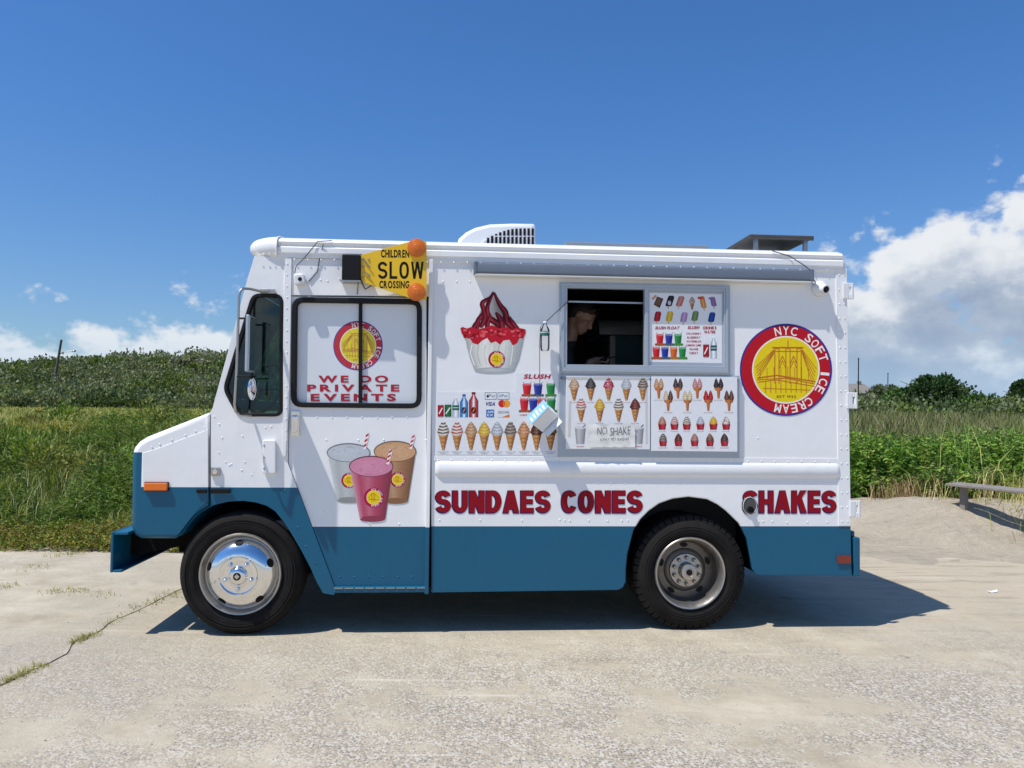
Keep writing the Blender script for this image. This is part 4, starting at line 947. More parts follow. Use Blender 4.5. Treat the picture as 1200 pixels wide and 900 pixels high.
mb.tube(ring, .011, 7, caps=False); mb.tube([ring[0], (cx_-.02, .45, cz_), ring[16]], .009, 6); mb.tube([(cx_-.02, .45, cz_), (cx_-.2, .47, cz_-.25)], .02, 8); mb.build('steering_wheel', M['black'], truck, sm=60)

# ---- mirror on its tube bracket
mb = MB(); mb.tube([P3(317, 342, -.012), P3(306, 341.5, -.05), P3(293, 338.5, -.12), P3(285, 338, -.16), P3(281.5, 341, -.18), P3(280, 348, -.18), P3(279.3, 372, -.18), P3(277.5, 430, -.18), P3(274.8, 474, -.17), P3(276, 482, -.15), P3(281, 486.5, -.11), P3(294, 487, -.015)], .0085, 8)
mir = mb.build('mirror_bracket', M['steel'], truck, sm=60)
mb = MB(); a = P(317, 344.5); b = P(323, 339.5); mb.box(P(306, 341)[0], P(323, 341)[0], -.024, -.003, P(315, 344.5)[1], P(315, 339)[1]); mb.build('bracket_foot', M['steel'], mir, bevel=.003)
mx, mz0 = P(291.5, 436, -.2); _, mz1 = P(291.5, 370, -.2)
mb = MB(); mb.box(mx-.008, mx+.014, -.27, -.12, mz0, mz1); mh = mb.build('mirror_head', M['alu'], mir, bevel=.006)
mb = MB(); mb.box(mx+.0145, mx+.0165, -.262, -.128, mz0+.01, mz1-.01); mb.build('mirror_glass', M['mirror'], mh)
mb = MB(); mb.tube([P3(279.2, 373, -.18), P3(292, 373, -.18)], .007, 6); mb.build('mirror_clamp', M['black'], mir); mb = MB(); mb.tube([P3(277.6, 441, -.18), P3(300, 441, -.16)], .006, 6); mb.build('mirror_clamp', M['black'], mir)
mb = MB(); c = P3(298.5, 456, -.17); mb.lathe([(0, .012), (.055, .006), (.072, -.002), (.072, -.012), (.04, -.03), (0, -.034)], (0, 0, 0), 24, 'X'); o = mb.build('convex_mirror', M['mirror'], mir, sm=50); o.location = c; o.rotation_euler = (0, 0, math.radians(-12))

# ---- SLOW sign folded against the body
mb = MB(); a = P(401, 328.5, -.06); b = P(423, 299.5, -.06); mb.box(a[0], b[0], -.085, -.002, a[1], b[1]); bx_ = mb.build('sign_motor_box', M['black'], truck, bevel=.004)
mb = MB(); mb.box(a[0]-.01, b[0]+.004, -.088, -.0, a[1]-.012, a[1]-.002); mb.build('box_flange', M['steel'], bx_)
sign = plate('swing_sign', rquad([(423, 298.5), (479, 283.5), (499.8, 282.5), (500, 351.5), (481, 349.5), (426, 331), (423, 326)], 2), [], -.068, .004, M['yellow'], truck, bevel=.0008)
for px, py in ((488.2, 290.3), (488, 342.2)):
    c = P3(px, py, -.075); mb = MB(); mb.lathe([(.060, .006), (.060, -.008), (.057, -.013), (.050, -.014), (.047, -.017), (.036, -.018), (.033, -.021), (.022, -.022), (.019, -.025), (.008, -.026), (0, -.026)], c, 30); lm = mb.build('warning_lamp', M['amber'], sign, sm=25)
    mb = MB(); mb.lathe([(.060, .007), (.062, .002), (.060, -.004), (.057, -.004)], c, 30); mb.build('lamp_ring', M['black'], lm) if False else None
mb = MB()
for px, py in ((425.5, 303), (425.5, 313), (425.5, 325), (432, 304), (432, 322)): mb.dome(P3(px, py, -.069), .008, .006)
mb.tube([P3(426, 304, -.075), P3(434, 314, -.078)], .004, 5); mb.tube([P3(426, 318, -.075), P3(434, 324, -.078)], .004, 5); mb.build('sign_bolts', M['steel'], sign, kind='stuff')
mb = MB(); mb.tube([P3(424, 331, -.06), P3(428, 339, -.04), P3(436, 334, -.06), P3(440, 335, -.065)], .005, 6); mb.tube([P3(420, 330, -.05), P3(418.5, 345, -.004)], .003, 5); mb.build('sign_cable', M['wire'], truck)
mb = MB(); mb.tube([P3(500.5, 305, -.03), P3(499.9, 318, -.066)], .004, 5)

# ---- security cameras
def cam_dome(px, py, s):
    c = P3(px, py, -.02); mb = MB(); mb.lathe([(.052*s, .018), (.052*s, .004), (.044*s, -.012), (.034*s, -.02), (.0, -.02)], c, 24); e = mb.build('security_camera', M['plastic'], truck, sm=50)
    mb = MB(); v = Vector((.25, -1, -.35)).normalized(); p0 = Vector((c[0], -.03, c[2])); mb.tube([tuple(p0), tuple(p0+v*.05*s)], [.034*s, .030*s], 16); b = mb.build('camera_barrel', M['plastic'], e, sm=50)
    mb = MB(); mb.tube([tuple(p0+v*.0502*s), tuple(p0+v*.053*s)], [.022*s, .018*s], 14); mb.build('lens', M['black'], e, sm=50); return e
cam_dome(961.5, 338, 1.05)
mb = MB(); mb.tube([P3(905, 294, -.02), P3(925, 300, -.025), P3(941, 310, -.075), P3(951, 318, -.073), P3(952, 325, -.04), P3(957, 333, -.012)], .0035, 6); mb.build('camera_cable', M['wire'], truck)
pl = plate('security_camera', rquad([(343.5, 321), (355.5, 320), (358.5, 332), (345, 334.5)], 3.5), [], -.05, .05, M['plastic'], truck, bevel=.01)
mb = MB(); c = P3(351.5, 327, -.051); mb.lathe([(0, -.004), (.012, -.003), (.014, .002)], c, 16); mb.build('lens', M['black'], pl)
mb = MB(); mb.tube([P3(345.5, 320, -.03), P3(347, 312, -.03), P3(356, 303, -.03), P3(366, 291, -.03), P3(372, 283, -.025), P3(389, 282, -.02)], .0032, 6); mb.tube([P3(379, 286, -.03), P3(375, 300, -.006), P3(372, 318, -.006), P3(362, 330, -.006)], .0028, 5); mb.build('camera_cable', M['wire'], truck)

# ---- on the roof
yA = .55
ac = plate('air_conditioner', [(534, 292), (537.5, 279), (546, 271.5), (557, 266), (574, 262), (600, 261), (625.5, 261.3), (628, 264), (628, 294)], [], yA, .75, M['ac'], truck, bevel=.03, sm=50)
slots = MB()
for k in range(12):
    xl = 570.5+4.75*k; top_ = 281.5-13.8*math.sin(min(1, (k+1.2)/9)*math.pi/2)
    for t0_, t1_ in ((top_, 276.2), (277.6, 288)) if top_ < 275 else ((top_, 288),):
        q = [P(xl, t1_, yA-.004), P(xl+2.9, t1_, yA-.004), P(xl+2.9+.1, t0_, yA-.004), P(xl+.1, t0_, yA-.004)]
        slots.add([(p[0], yA-.004, p[1]) for p in q], [(0, 1, 2, 3)])
slots.build('vent_louvres', M['black'], ac)
plate('shroud_rib', [(560, 288), (569, 279.5), (571, 280.5), (562.5, 289)], [], yA-.012, .012, M['ac'], ac, bevel=.003)
mb = MB(); a = P(662, 290, .5); b = P(830, 287, .5); z_ = P(740, 285.2, .5)[1]; mb.box(a[0], b[0], .5, 1.5, z_-.035, z_); sp = mb.build('solar_panel', M['grey'], truck, bevel=.004)
for xx in (a[0]+.1, b[0]-.1):
    for yy in (.6, 1.4): mb = MB(); mb.box(xx-.02, xx+.02, yy-.02, yy+.02, 2.62, z_-.036); mb.build('panel_foot', M['alu_dull'], sp)
a = P(879, 276, .35); b = P(954, 276, .35); z_ = P(915, 275.3, .35)[1]
mb = MB(); mb.box(a[0], b[0], .35, .86, z_-.02, z_); mb.box(a[0], b[0], .35, .36, z_-.035, z_-.0205); vt = mb.build('roof_vent_cover', mat('vent_cover', (.07, .065, .06), .6, .2, var=.4), truck, bevel=.004)
for xx, yy in ((a[0]+.05, .37), (b[0]-.06, .37), (a[0]+.05, .80), (b[0]-.06, .80)):
    mb = MB(); mb.box(xx-.014, xx+.014, yy-.014, yy+.014, 2.63, z_-.036); mb.build('leg', M['alu_dull'], vt)
mb = MB(); mb.box(a[0]+.06, b[0]-.08, .42, .80, 2.64, 2.69); mb.build('vent_curb', M['alu_dull'], vt)

# ---- rivets
def rivets(name, pts, y, parent, r=.0065, mt='white'):
    mb = MB()
    for px, py in pts: mb.dome(P3(px+random.uniform(-.3, .3), py+random.uniform(-.3, .3), y), r*random.uniform(.85, 1.1), .0035)
    mb.build(name, M[mt], parent, sm=60, kind='stuff')
rw = [(345+15.6*k, 303.8+.0205*15.6*k) for k in range(41)]; rivets('rivets', [p for p in rw], -.012, roof)
rivets('rivets', [(983.2+.012*(py-320), py) for py in range(322, 612, 17)]+[(989.3+.014*(py-320), py) for py in range(322, 612, 17)], -.006, truck)
rivets('rivets', [(513+15.8*k, 539.2+.004*15.8*k) for k in range(30)], -.004, side)
rivets('rivets', [(700+16*k, 565.7) for k in range(18) if k not in (4,)], 0, side); rivets('rivets', [(515, 609.5), (563, 609.5), (612, 610), (656, 609), (662, 610), (668, 610), (690, 610), (712, 610), (729, 610), (735.5, 610), (889, 611), (894, 611), (905, 611), (922, 612), (946, 612), (969, 612)], 0, side)
rivets('rivets', [(540, 309.5), (543.5, 309.5), (519, 330), (535, 330), (551, 330), (888, 513), (513, 310)], 0, side)
rivets('rivets', [(336.6-.2*k*.4, 309+13*k) for k in range(17)], -.010, truck)
rivets('rivets', [(354+17.6*k*1.0, 489) for k in range(8)]+[(382, 515), (420, 516), (450, 515.5), (499, 515.5), (379, 600), (432, 613), (434, 614.5), (468, 614)], .012, door)
rivets('rivets', [(398+17*k, 676) for k in range(6)], .012, door, mt='blue')
rivets('rivets', [(353.5+22*k, 328.5-.8*k) for k in range(3)]+[(384, 329)], 0, truck)
rivets('rivets', [(251, 488.5), (257, 497.5), (260, 513), (256.5, 530), (264, 541.5), (268.5, 545), (271, 544), (283, 551), (287, 541), (295, 556.5), (311, 501), (318, 500), (284, 511)], 0, cab)
rivets('rivets', [(301.5, 297), (309, 297.5), (315.5, 297.7), (323, 298)], -.020, truck)
rivets('rivets', [(178, 523.5), (187, 520.5), (201, 515.5), (217, 509.5), (229, 505.3), (240, 501)], -.0065, nose)
rivets('rivets', [(331, 560), (334, 575), (341, 600), (349, 618), (359, 640), (370, 660)], 0, cab, mt='cab')

# ================================================================ lettering and pictures printed on the truck
_glyphs = {}
def glyph(ch, bold=0.0):
    k = (ch, bold)
    if k in _glyphs: return _glyphs[k]
    cu = bpy.data.curves.new('g', 'FONT'); cu.body = ch; cu.offset = bold; cu.resolution_u = 3; cu.fill_mode = 'FRONT'
    o = bpy.data.objects.new('g', cu); COL.objects.link(o)
    dg = bpy.context.evaluated_depsgraph_get(); dg.update(); me = bpy.data.meshes.new_from_object(o.evaluated_get(dg))
    vs = [(v.co.x, v.co.y) for v in me.vertices]; fs = [tuple(p.vertices) for p in me.polygons]
    bpy.data.objects.remove(o); bpy.data.curves.remove(cu); bpy.data.meshes.remove(me)
    _glyphs[k] = (vs, fs); return _glyphs[k]
def text_mesh(s, bold=0.0, track=0.0):
    """letters laid side by side, normalised to the box 0..1 by 0..1 (y up)"""
    x = 0; V, F = [], []
    for ch in s:
        if ch == ' ': x += .36+track; continue
        vs, fs = glyph(ch, bold)
        if not vs: continue
        x0 = min(v[0] for v in vs); x1 = max(v[0] for v in vs); o = len(V)
        V += [(v[0]-x0+x, v[1]) for v in vs]; F += [tuple(i+o for i in f) for f in fs]; x += x1-x0+.075+track
    if not V: return [], []
    xs = [v[0] for v in V]; ys = [v[1] for v in V]; w = max(xs)-min(xs); h = max(ys)-min(ys)
    return [((v[0]-min(xs))/w, (v[1]-min(ys))/h) for v in V], F
def lerp(a, b, t): return tuple(x+(y-x)*t for x, y in zip(a, b))
class Art:
    """flat printed shapes in photo pixels, laid in hair-thin layers on the plane y"""
    def reset(s): s.k = 2; return s
    def __init__(s, y): s.y = y; s.V = []; s.F = []; s.C = []; s.k = 0
    def put(s, pts, fs, cols, lay=None):
        if lay is None: s.k += 1; lay = s.k
        yy = s.y-.00001*lay; o = len(s.V)
        for p in pts: a = P(p[0], p[1], s.y); s.V.append((a[0], yy, a[1]))
        s.C += [s2l(c) for c in (cols if isinstance(cols, list) else [cols]*len(pts))]; s.F += [tuple(i+o for i in f) for f in fs]
    def poly(s, pts, col): s.put(pts, [tuple(range(len(pts)))[::-1]], col); return s
    def rect(s, x0, y0, x1, y1, c, c2=None):
        if c2 is None: return s.poly([(x0, y0), (x1, y0), (x1, y1), (x0, y1)], c)
        xm = x0+(x1-x0)*.38; s.put([(x0, y0), (xm, y0), (x1, y0), (x0, y1), (xm, y1), (x1, y1)], [(0, 3, 4, 1), (1, 4, 5, 2)], [c2, c, c2, c2, c, c2]); return s
    def ell(s, cx, cy, rx, ry, col, n=26, col2=None):
        pts = [(cx+rx*math.cos(2*math.pi*k/n), cy+ry*math.sin(2*math.pi*k/n)) for k in range(n)]
        if col2 is None: return s.poly(pts, col)
        s.put([(cx-rx*.15, cy-ry*.2)]+pts, [(0, 1+(k+1) % n, 1+k) for k in range(n)], [col]+[col2]*n); return s
    def ring(s, cx, cy, r0, r1, col, n=64):
        pts = []
        for k in range(n):
            a = 2*math.pi*k/n; pts += [(cx+r0*math.cos(a), cy+r0*math.sin(a)), (cx+r1*math.cos(a), cy+r1*math.sin(a))]
        s.put(pts, [(2*k, 2*((k+1) % n), 2*((k+1) % n)+1, 2*k+1) for k in range(n)], col); return s
    def line(s, p, w, col):
        """poly-line stroke"""
        for a, b in zip(p, p[1:]):
            d = Vector((b[0]-a[0], b[1]-a[1])); n = Vector((d.y, -d.x)).normalized()*w/2
            s.put([(a[0]+n.x, a[1]+n.y), (b[0]+n.x, b[1]+n.y), (b[0]-n.x, b[1]-n.y), (a[0]-n.x, a[1]-n.y)], [(0, 1, 2, 3)], col)
        return s
    def text(s, t, x0, y0, x1, y1, col, bold=0.0, shear=0.0, track=0.0, rot=0.0, slope=0.0):
        V, F = text_mesh(t, bold, track); w, h = x1-x0, y1-y0; pts = []
        for u, v in V:
            a = u*w+shear*h*(v-.5); b = v*h; cx, cy = a-w/2, b-h/2; c_, s_ = math.cos(rot), math.sin(rot); cx, cy = cx*c_-cy*s_, cx*s_+cy*c_
            pts.append((x0+w/2+cx, y0+h/2-cy+slope*cx))
        s.put(pts, F, col); return s
    def stroke(s, p, w, col, taper=.35, n=5):
        """smooth brush stroke through the points"""
        q = [Vector(v) for v in p]; q = [q[0]*2-q[1]]+q+[q[-1]*2-q[-2]]; c = []
        for i in range(1, len(q)-2):
            for k in range(n):
                t = k/n; a, b, d, e = q[i-1], q[i], q[i+1], q[i+2]; c.append(.5*((2*b)+(d-a)*t+(2*a-5*b+4*d-e)*t*t+(3*b-a-3*d+e)*t**3))
        c.append(q[-2]); m = len(c); pts = []
        for i in range(m):
            d = (c[min(i+1, m-1)]-c[max(i-1, 0)]).normalized(); u = i/(m-1); ww = w/2*(taper+(1-taper)*min(1, u*2.2, (1-u)*5+.45)); pts += [(c[i].x+d.y*ww, c[i].y-d.x*ww), (c[i].x-d.y*ww, c[i].y+d.x*ww)]
        s.put(pts, [(2*i, 2*i+1, 2*i+3, 2*i+2) for i in range(m-1)], col); return s
    def block(s, t, x0, y0, x1, y1, col, g=0.0, gap=.10, tv=.36, th=.215):
        """heavy block capitals built from strokes; g thickens every stroke (for an outline)"""
        ws = {'I': .4, 'W': 1.35, 'M': 1.25, 'A': 1.06, 'E': .86, 'L': .82, 'K': 1.04}
        tot = sum(ws.get(c, 1.0) for c in t)+gap*(len(t)-1); U = (x1-x0)/tot; x = x0; hgt = y1-y0; lay = s.k
        for idx, ch in enumerate(t):
            w = ws.get(ch, 1.0)*U; T = tv*U+2*g; B = th*hgt+2*g; X = lambda u: x+u; Yy = lambda v: y1-v
            def pth(pts, closed=False):
                m = len(pts); o = []
                for i in range(m):
                    a = Vector(pts[i-1] if closed or i else pts[0]); b = Vector(pts[(i+1) % m] if closed or i < m-1 else pts[-1]); d = (b-a).normalized()
                    nx, ny = d.y*T/2, -d.x*B/2; o += [(X(pts[i][0]+nx), Yy(pts[i][1]+ny)), (X(pts[i][0]-nx), Yy(pts[i][1]-ny))]
                s.put(o, [(2*i, 2*i+1, (2*i+3) % (2*m), (2*i+2) % (2*m)) for i in range(m if closed else m-1)], col)
            def pg(pts): s.put([(X(a), Yy(b)) for a, b in pts], [tuple(range(len(pts)))], col)
            def bar(a0, b0, a1, b1): pg([(a0-g, b0-g), (a1+g, b0-g), (a1+g, b1+g), (a0-g, b1+g)])
            t0, b0 = tv*U, th*hgt; l, r = t0/2, w-t0/2; lo, hi = b0/2, hgt-b0/2
            def arc(cx, cy, rx, ry, a0, a1, n=14): return [(cx+rx*math.cos(math.radians(a0+(a1-a0)*k/n)), cy+ry*math.sin(math.radians(a0+(a1-a0)*k/n))) for k in range(n+1)]
            def sq(a, e=.8): return math.copysign(abs(a)**e, a)
            if ch == 'S': ry = (hgt/2-lo)/2; pth(arc(w/2, hgt/2+ry, w/2-l, ry, 12, 262)+arc(w/2, hgt/2-ry, w/2-l, ry, 82, -168))
            elif ch == 'U': pth([(l, hgt+g)]+[(l, hgt*.42)]+arc(w/2, hgt*.36, w/2-l, hgt*.36-lo, 180, 360)+[(r, hgt*.42), (r, hgt+g)])
            elif ch == 'N': bar(0, 0, t0, hgt); bar(w-t0, 0, w, hgt); pg([(0-g, hgt+g), (t0*1.05+g, hgt+g), (w+g, -g), (w-t0*1.05-g, -g)])
            elif ch == 'D': bar(0, 0, t0, hgt); pth([(t0*.5, hi)]+arc(w*.45, hgt/2, w*.55-l, hgt/2-lo, 90, -90)+[(t0*.5, lo)])
            elif ch == 'A': pg([(-g, -g), (t0*1.02+g, -g), (w/2+t0*.42+g, hgt+g), (w/2-t0*.5-g, hgt+g)]); pg([(w-t0*1.02-g, -g), (w+g, -g), (w/2+t0*.5+g, hgt+g), (w/2-t0*.42-g, hgt+g)]); bar(w*.28, hgt*.17, w*.72, hgt*.17+b0*.85)
            elif ch == 'E': bar(0, 0, t0, hgt); bar(t0*.5, 0, w, b0); bar(t0*.5, hgt-b0, w*.98, hgt); bar(t0*.5, hgt/2-b0*.42, w*.92, hgt/2+b0*.5)
            elif ch == 'L': bar(0, 0, t0, hgt); bar(t0*.5, 0, w, b0)
            elif ch == 'H': bar(0, 0, t0, hgt); bar(w-t0, 0, w, hgt); bar(t0*.5, hgt/2-b0*.5, w-t0*.5, hgt/2+b0*.5)
            elif ch == 'K': bar(0, 0, t0, hgt); pg([(t0*.8, hgt*.28), (t0*.8, hgt*.56), (w-t0*1.15-g, hgt+g), (w+g*.5, hgt+g)]); pg([(w*.40-g, hgt*.50), (w*.40+t0*.75, hgt*.68), (w+g, -g), (w-t0*1.15-g, -g)])
            elif ch == 'C': pth([(w/2+(w/2-l)*sq(math.cos(math.radians(q_)), .85), hgt/2+(hgt/2-lo)*sq(math.sin(math.radians(q_)), .85)) for q_ in range(32, 330, 9)])
            elif ch == 'O': pth([(w/2+(w/2-l)*sq(math.cos(math.radians(q_)), .85), hgt/2+(hgt/2-lo)*sq(math.sin(math.radians(q_)), .85)) for q_ in range(0, 360, 10)], True)
            elif ch == 'W':
                q4 = w/4
                for k_, (ax, bx) in enumerate(((t0*.5, q4*1.05), (q4*1.05, q4*2), (q4*2, q4*2.95), (q4*2.95, w-t0*.5))):
                    ya, yb = (hgt, 0) if k_ % 2 == 0 else (0, hgt); hw = t0*.46+g; pg([(ax-hw, ya), (ax+hw, ya), (bx+hw, yb), (bx-hw, yb)])
            x += w+gap*U
        return s
    def strip(s, left, right, cols, n=7):
        """a filled band between two outlines with the colour running across"""
        m = len(left); pts = []; cl = []
        for i in range(m):
            for j in range(n):
                t = j/(n-1); pts.append(lerp(left[i], right[i], t)); q = t*(len(cols)-1); k = min(int(q), len(cols)-2); cl.append(lerp(cols[k], cols[k+1], q-k))
        s.put(pts, [(i*n+j, (i+1)*n+j, (i+1)*n+j+1, i*n+j+1) for i in range(m-1) for j in range(n-1)], cl); return s
    def build(s, name, parent, label=None):
        me = bpy.data.meshes.new(name); me.from_pydata(s.V, [], s.F); a = me.attributes.new('Col', 'FLOAT_COLOR', 'POINT')
        c = np.ones((len(s.V), 4), np.float32); c[:, :3] = s.C; a.data.foreach_set('color', c.ravel()); me.update()
        o = link(name, me, M['print'], parent)
        if label: o['label'] = label
        return o

RED_, NAVY, YEL = (186, 22, 38), (40, 44, 140), (232, 206, 28)
def logo(a, cx, cy, r, big=True, fade=0.0):
    f = lambda c: lerp(c, (205, 210, 214), fade)
    a.ell(cx, cy, r, r, f(NAVY), 72); a.ell(cx, cy, r*.965, r*.965, f(RED_), 72)
    a.ell(cx, cy, r*.735, r*.735, f((240, 236, 226)), 56); a.ell(cx, cy, r*.705, r*.705, f(YEL), 56)
    br = f((190, 110, 40)); q = lambda x, y: (cx+x*r, cy+y*r); w = r*.022
    if big:                                                      # a stone bridge tower with cables in outline
        for x0, x1 in ((-.24, -.15), (.0, .09), (.24, .33)): a.line([q(x0, .30), q(x0, -.46), q(x1, -.46), q(x1, .30)], w, br)
        a.line([q(-.30, -.48), q(.38, -.48)], w*1.6, br); a.line([q(-.28, -.40), q(.36, -.40)], w, br); a.line([q(.045, -.48), q(.045, -.64)], w, br)
        for x0, x1 in ((-.15, .0), (.09, .24)): a.line([q(x0, -.12), q((x0+x1)/2, -.30), q(x1, -.12)], w, br); a.line([q(x0, -.02), q((x0+x1)/2, -.2), q(x1, -.02)], w*.8, br)
        a.line([q(-.62, .18), q(-.2, .12), q(.64, .26)], w*1.5, br); a.line([q(-.60, .27), q(-.2, .22), q(.62, .36)], w, br); a.line([q(-.63, .22), q(.0, .18), q(.63, .31)], w, br)
        for k in range(5): a.line([q(.35, -.44+.02*k), q(.66-.02*k, -.02+.08*k)], w*.7, br); a.line([q(-.26, -.44+.02*k), q(-.66+.015*k, -.05+.06*k)], w*.7, br)
        for k in range(8): x = -.56+.15*k; a.line([q(x, .22), q(x, .02+.10*abs(x)-.1)], w*.6, br)
        for k in range(9): x = -.44+.11*k; a.line([q(x, .26), q(x, .50)], w*.7, br)
        a.line([q(-.5, .40), q(.52, .44)], w*.7, br); a.text('EST 1922', *q(-.20, .555), *q(.22, .605), f((96, 70, 40)), .01)
    else:
        a.line([q(-.2, .4), q(-.2, -.4), q(.1, -.4), q(.1, .4)], r*.07, br); a.line([q(-.05, .4), q(-.05, -.4)], r*.05, br); a.line([q(-.55, .15), q(.55, .25)], r*.07, br); a.line([q(.1, -.38), q(.55, .1)], r*.05, br); a.line([q(-.2, -.38), q(-.55, .05)], r*.05, br)
    t = 'NYC SOFT ICE CREAM'; lh = r*(.19 if big else .17); rad = r*.755
    for k, ch in enumerate(t):
        if ch == ' ': continue
        an = math.radians(102-204*k/(len(t)-1)); V, F = text_mesh(ch, .012 if big else .03); wd = lh*(.32 if ch in 'I' else .72); pts = []
        for u, v in V:
            x, y = (u-.5)*wd, rad+v*lh; ca, sa = math.cos(an-math.pi/2), math.sin(an-math.pi/2)
            pts.append((cx+x*ca-y*sa, cy-(x*sa+y*ca)))
        a.put(pts, F, f((242, 238, 232)))
    return a

TAN, BRN = (206, 160, 104), (150, 98, 52)
def waffle(a, cx, top, tip, w):
    a.strip([(cx-w/2, top), (cx-w*.12, tip)], [(cx+w/2, top), (cx+w*.12, tip)], [(196, 140, 84), (206, 152, 96), (140, 88, 46)], 5)
    for k in range(1, 4):
        t = k/4; y0 = top+(tip-top)*t; hw = w/2*(1-t*.76); a.line([(cx-hw, y0-1.2), (cx+hw, y0+1.6)], .5, (124, 76, 40)); a.line([(cx+hw, y0-1.2), (cx-hw, y0+1.6)], .4, (128, 82, 44))
def swirl(a, cx, top, bot, w, base, dark, drizzle=None, sprinkle=None, tiers=4):
    h = bot-top; L, R = [], []
    for k in range(13):
        t = k/12; ww = w/2*(math.sin(min(1, t*1.22)*math.pi/2)**1.05 if t < .8 else 1-.42*(t-.8)/.2)*(1+.07*math.sin(t*tiers*6.28+1)); L.append((cx-ww-.3*math.sin(t*9), top+h*t)); R.append((cx+ww, top+h*t))
    a.strip(L, R, [lerp(base, dark, .55), base, lerp(base, (255, 255, 255), .25), base, lerp(base, dark, .8)], 7)
    for k in range(1, tiers+1):
        t = k/(tiers+.6); ww = w/2*math.sin(min(1, t*1.22)*math.pi/2); y = top+h*t
        a.line([(cx-ww*.95, y-.6), (cx, y+h*.05), (cx+ww*.95, y-h*.05)], h*.045, lerp(base, dark, .75))
        if drizzle: a.line([(cx-ww*.9, y-h*.10), (cx-ww*.1, y-h*.02), (cx+ww*.9, y-h*.12)], h*.075, drizzle)
    if sprinkle:
        r = random.Random(int(cx*13+top))
        for q in range(16):
            t = r.uniform(.12, .92); ww = w/2*math.sin(min(1, t*1.22)*math.pi/2)*.85; x = cx+r.uniform(-ww, ww); y = top+h*t; c = r.choice(sprinkle)
            a.rect(x-.45, y-.4, x+.45, y+.4, c)
def cone(a, cx, top, tip, w, base, dark, **kw):
    a.reset(); m = top+(tip-top)*.47; waffle(a, cx, m-.8, tip, w*.80); swirl(a, cx, top, m+.6, w, base, dark, **kw)
def cupsundae(a, cx, top, bot, w, base, dark, cup=(176, 30, 44), **kw):
    a.reset(); m = top+(bot-top)*.58; a.strip([(cx-w/2, m-.6), (cx-w*.38, bot)], [(cx+w/2, m-.6), (cx+w*.38, bot)], [lerp(cup, (90, 0, 10), .4), cup, lerp(cup, (255, 255, 255), .2), lerp(cup, (90, 0, 10), .5)], 6); swirl(a, cx, top, m+.3, w*.92, base, dark, **kw)
def slush(a, cx, top, bot, w, c):
    a.reset(); a.strip([(cx-w*.5, top+2), (cx-w*.34, bot)], [(cx+w*.5, top+2), (cx+w*.34, bot)], [lerp(c, (255, 255, 255), .15), c, lerp(c, (0, 0, 0), .25)], 5)
    a.ell(cx, top+2, w*.5, 1.3, lerp(c, (255, 255, 255), .35)); a.line([(cx-w*.45, top-1), (cx-w*.3, top+2)], .6, (200, 60, 60)); a.line([(cx+w*.5, top-1), (cx+w*.3, top+2)], .6, (60, 150, 70))
    for k in (-.45, -.15, .2, .5): a.ell(cx+w*k, bot-1.2, 1.9, 1.6, lerp(c, (120, 140, 60), .5), 8)
def can(a, x0, y0, x1, y1, c, mark=(235, 235, 238)):
    a.reset(); a.rect(x0, y0+.8, x1, y1-.8, c, lerp(c, (0, 0, 0), .35)); a.rect(x0+.6, y0, x1-.6, y0+.9, (190, 194, 200)); a.rect(x0+.6, y1-.9, x1-.6, y1, (150, 154, 160)); a.line([(x0+1.4, y1-4), (x1-1.6, y0+4)], 1.3, mark)
def water(a, x0, y0, x1, y1, c=(196, 208, 216), cap=(236, 240, 242), lab=(40, 110, 92)):
    a.reset(); m = (x0+x1)/2; w = x1-x0; h = y1-y0
    a.strip([(m-w*.16, y0+h*.06), (m-w*.18, y0+h*.14), (x0, y0+h*.34), (x0, y1)], [(m+w*.16, y0+h*.06), (m+w*.18, y0+h*.14), (x1, y0+h*.34), (x1, y1)], [lerp(c, (90, 100, 110), .5), c, (246, 248, 250), c, lerp(c, (90, 100, 110), .5)], 7)
    a.rect(m-w*.2, y0, m+w*.2, y0+h*.09, cap)
    if lab: a.rect(x0, y0+h*.42, x1, y0+h*.66, lab, lerp(lab, (0, 0, 0), .3)); a.line([(x0+.8, y0+h*.54), (x1-.8, y0+h*.54)], .8, (225, 232, 230))
VAN, CHOC, STRAW, SILV = (236, 228, 214), (88, 52, 38), (206, 120, 118), (196, 200, 206)
WD = (150, 138, 128)

# ---- big side lettering
a = Art(-.0022)
for t, x0, x1 in (('SUNDAES', 510.5, 645.5), ('CONES', 658, 753.5), ('SHAKES', 871, 980.5)):
    a = Art(-.0022); a.block(t, x0-.7, 575.2, x1-.7, 601.6, (34, 24, 84), .45); a.block(t, x0+.3, 574.6, x1, 600.6, (142, 8, 26))
    a.build('lettering', side, 'red block letters reading '+t)

# ---- round emblem at the rear (ring, bridge, lettering)
a = Art(-.0022); logo(a, 921, 433.4, 54); a.build('round_emblem', side, 'round red and yellow emblem with a bridge and NYC SOFT ICE CREAM lettering')

# ---- sundae picture
a = Art(-.0022)
cl = [(545, 396), (547.5, 408), (551, 421), (556, 433.5)]; cr = [(614, 396), (611.5, 408), (608.5, 421), (602.8, 434)]
a.strip(cl, cr, [(168, 172, 168), (216, 216, 206), (232, 230, 222), (206, 206, 194), (222, 222, 214), (184, 188, 186), (160, 166, 166)], 13); a.ell(579.4, 434, 23.4, 3.6, (196, 200, 198), 30, (164, 170, 172))
for k in range(7): a.line([(553+k*8, 404), (551+k*8.2, 414), (556+k*7, 428)], 1.3, lerp((238, 236, 228), (170, 172, 160), (k*37 % 10)/10))
swl = [(577.5, 342), (570, 352), (564, 362), (560, 372), (557, 384), (552, 392)]; swr = [(579, 342), (585, 351), (592, 361), (599, 372), (604, 383), (608, 392)]
a.strip(swl, swr, [(150, 144, 136), (214, 210, 202), (186, 180, 170), (136, 128, 122), (176, 170, 162)], 9)
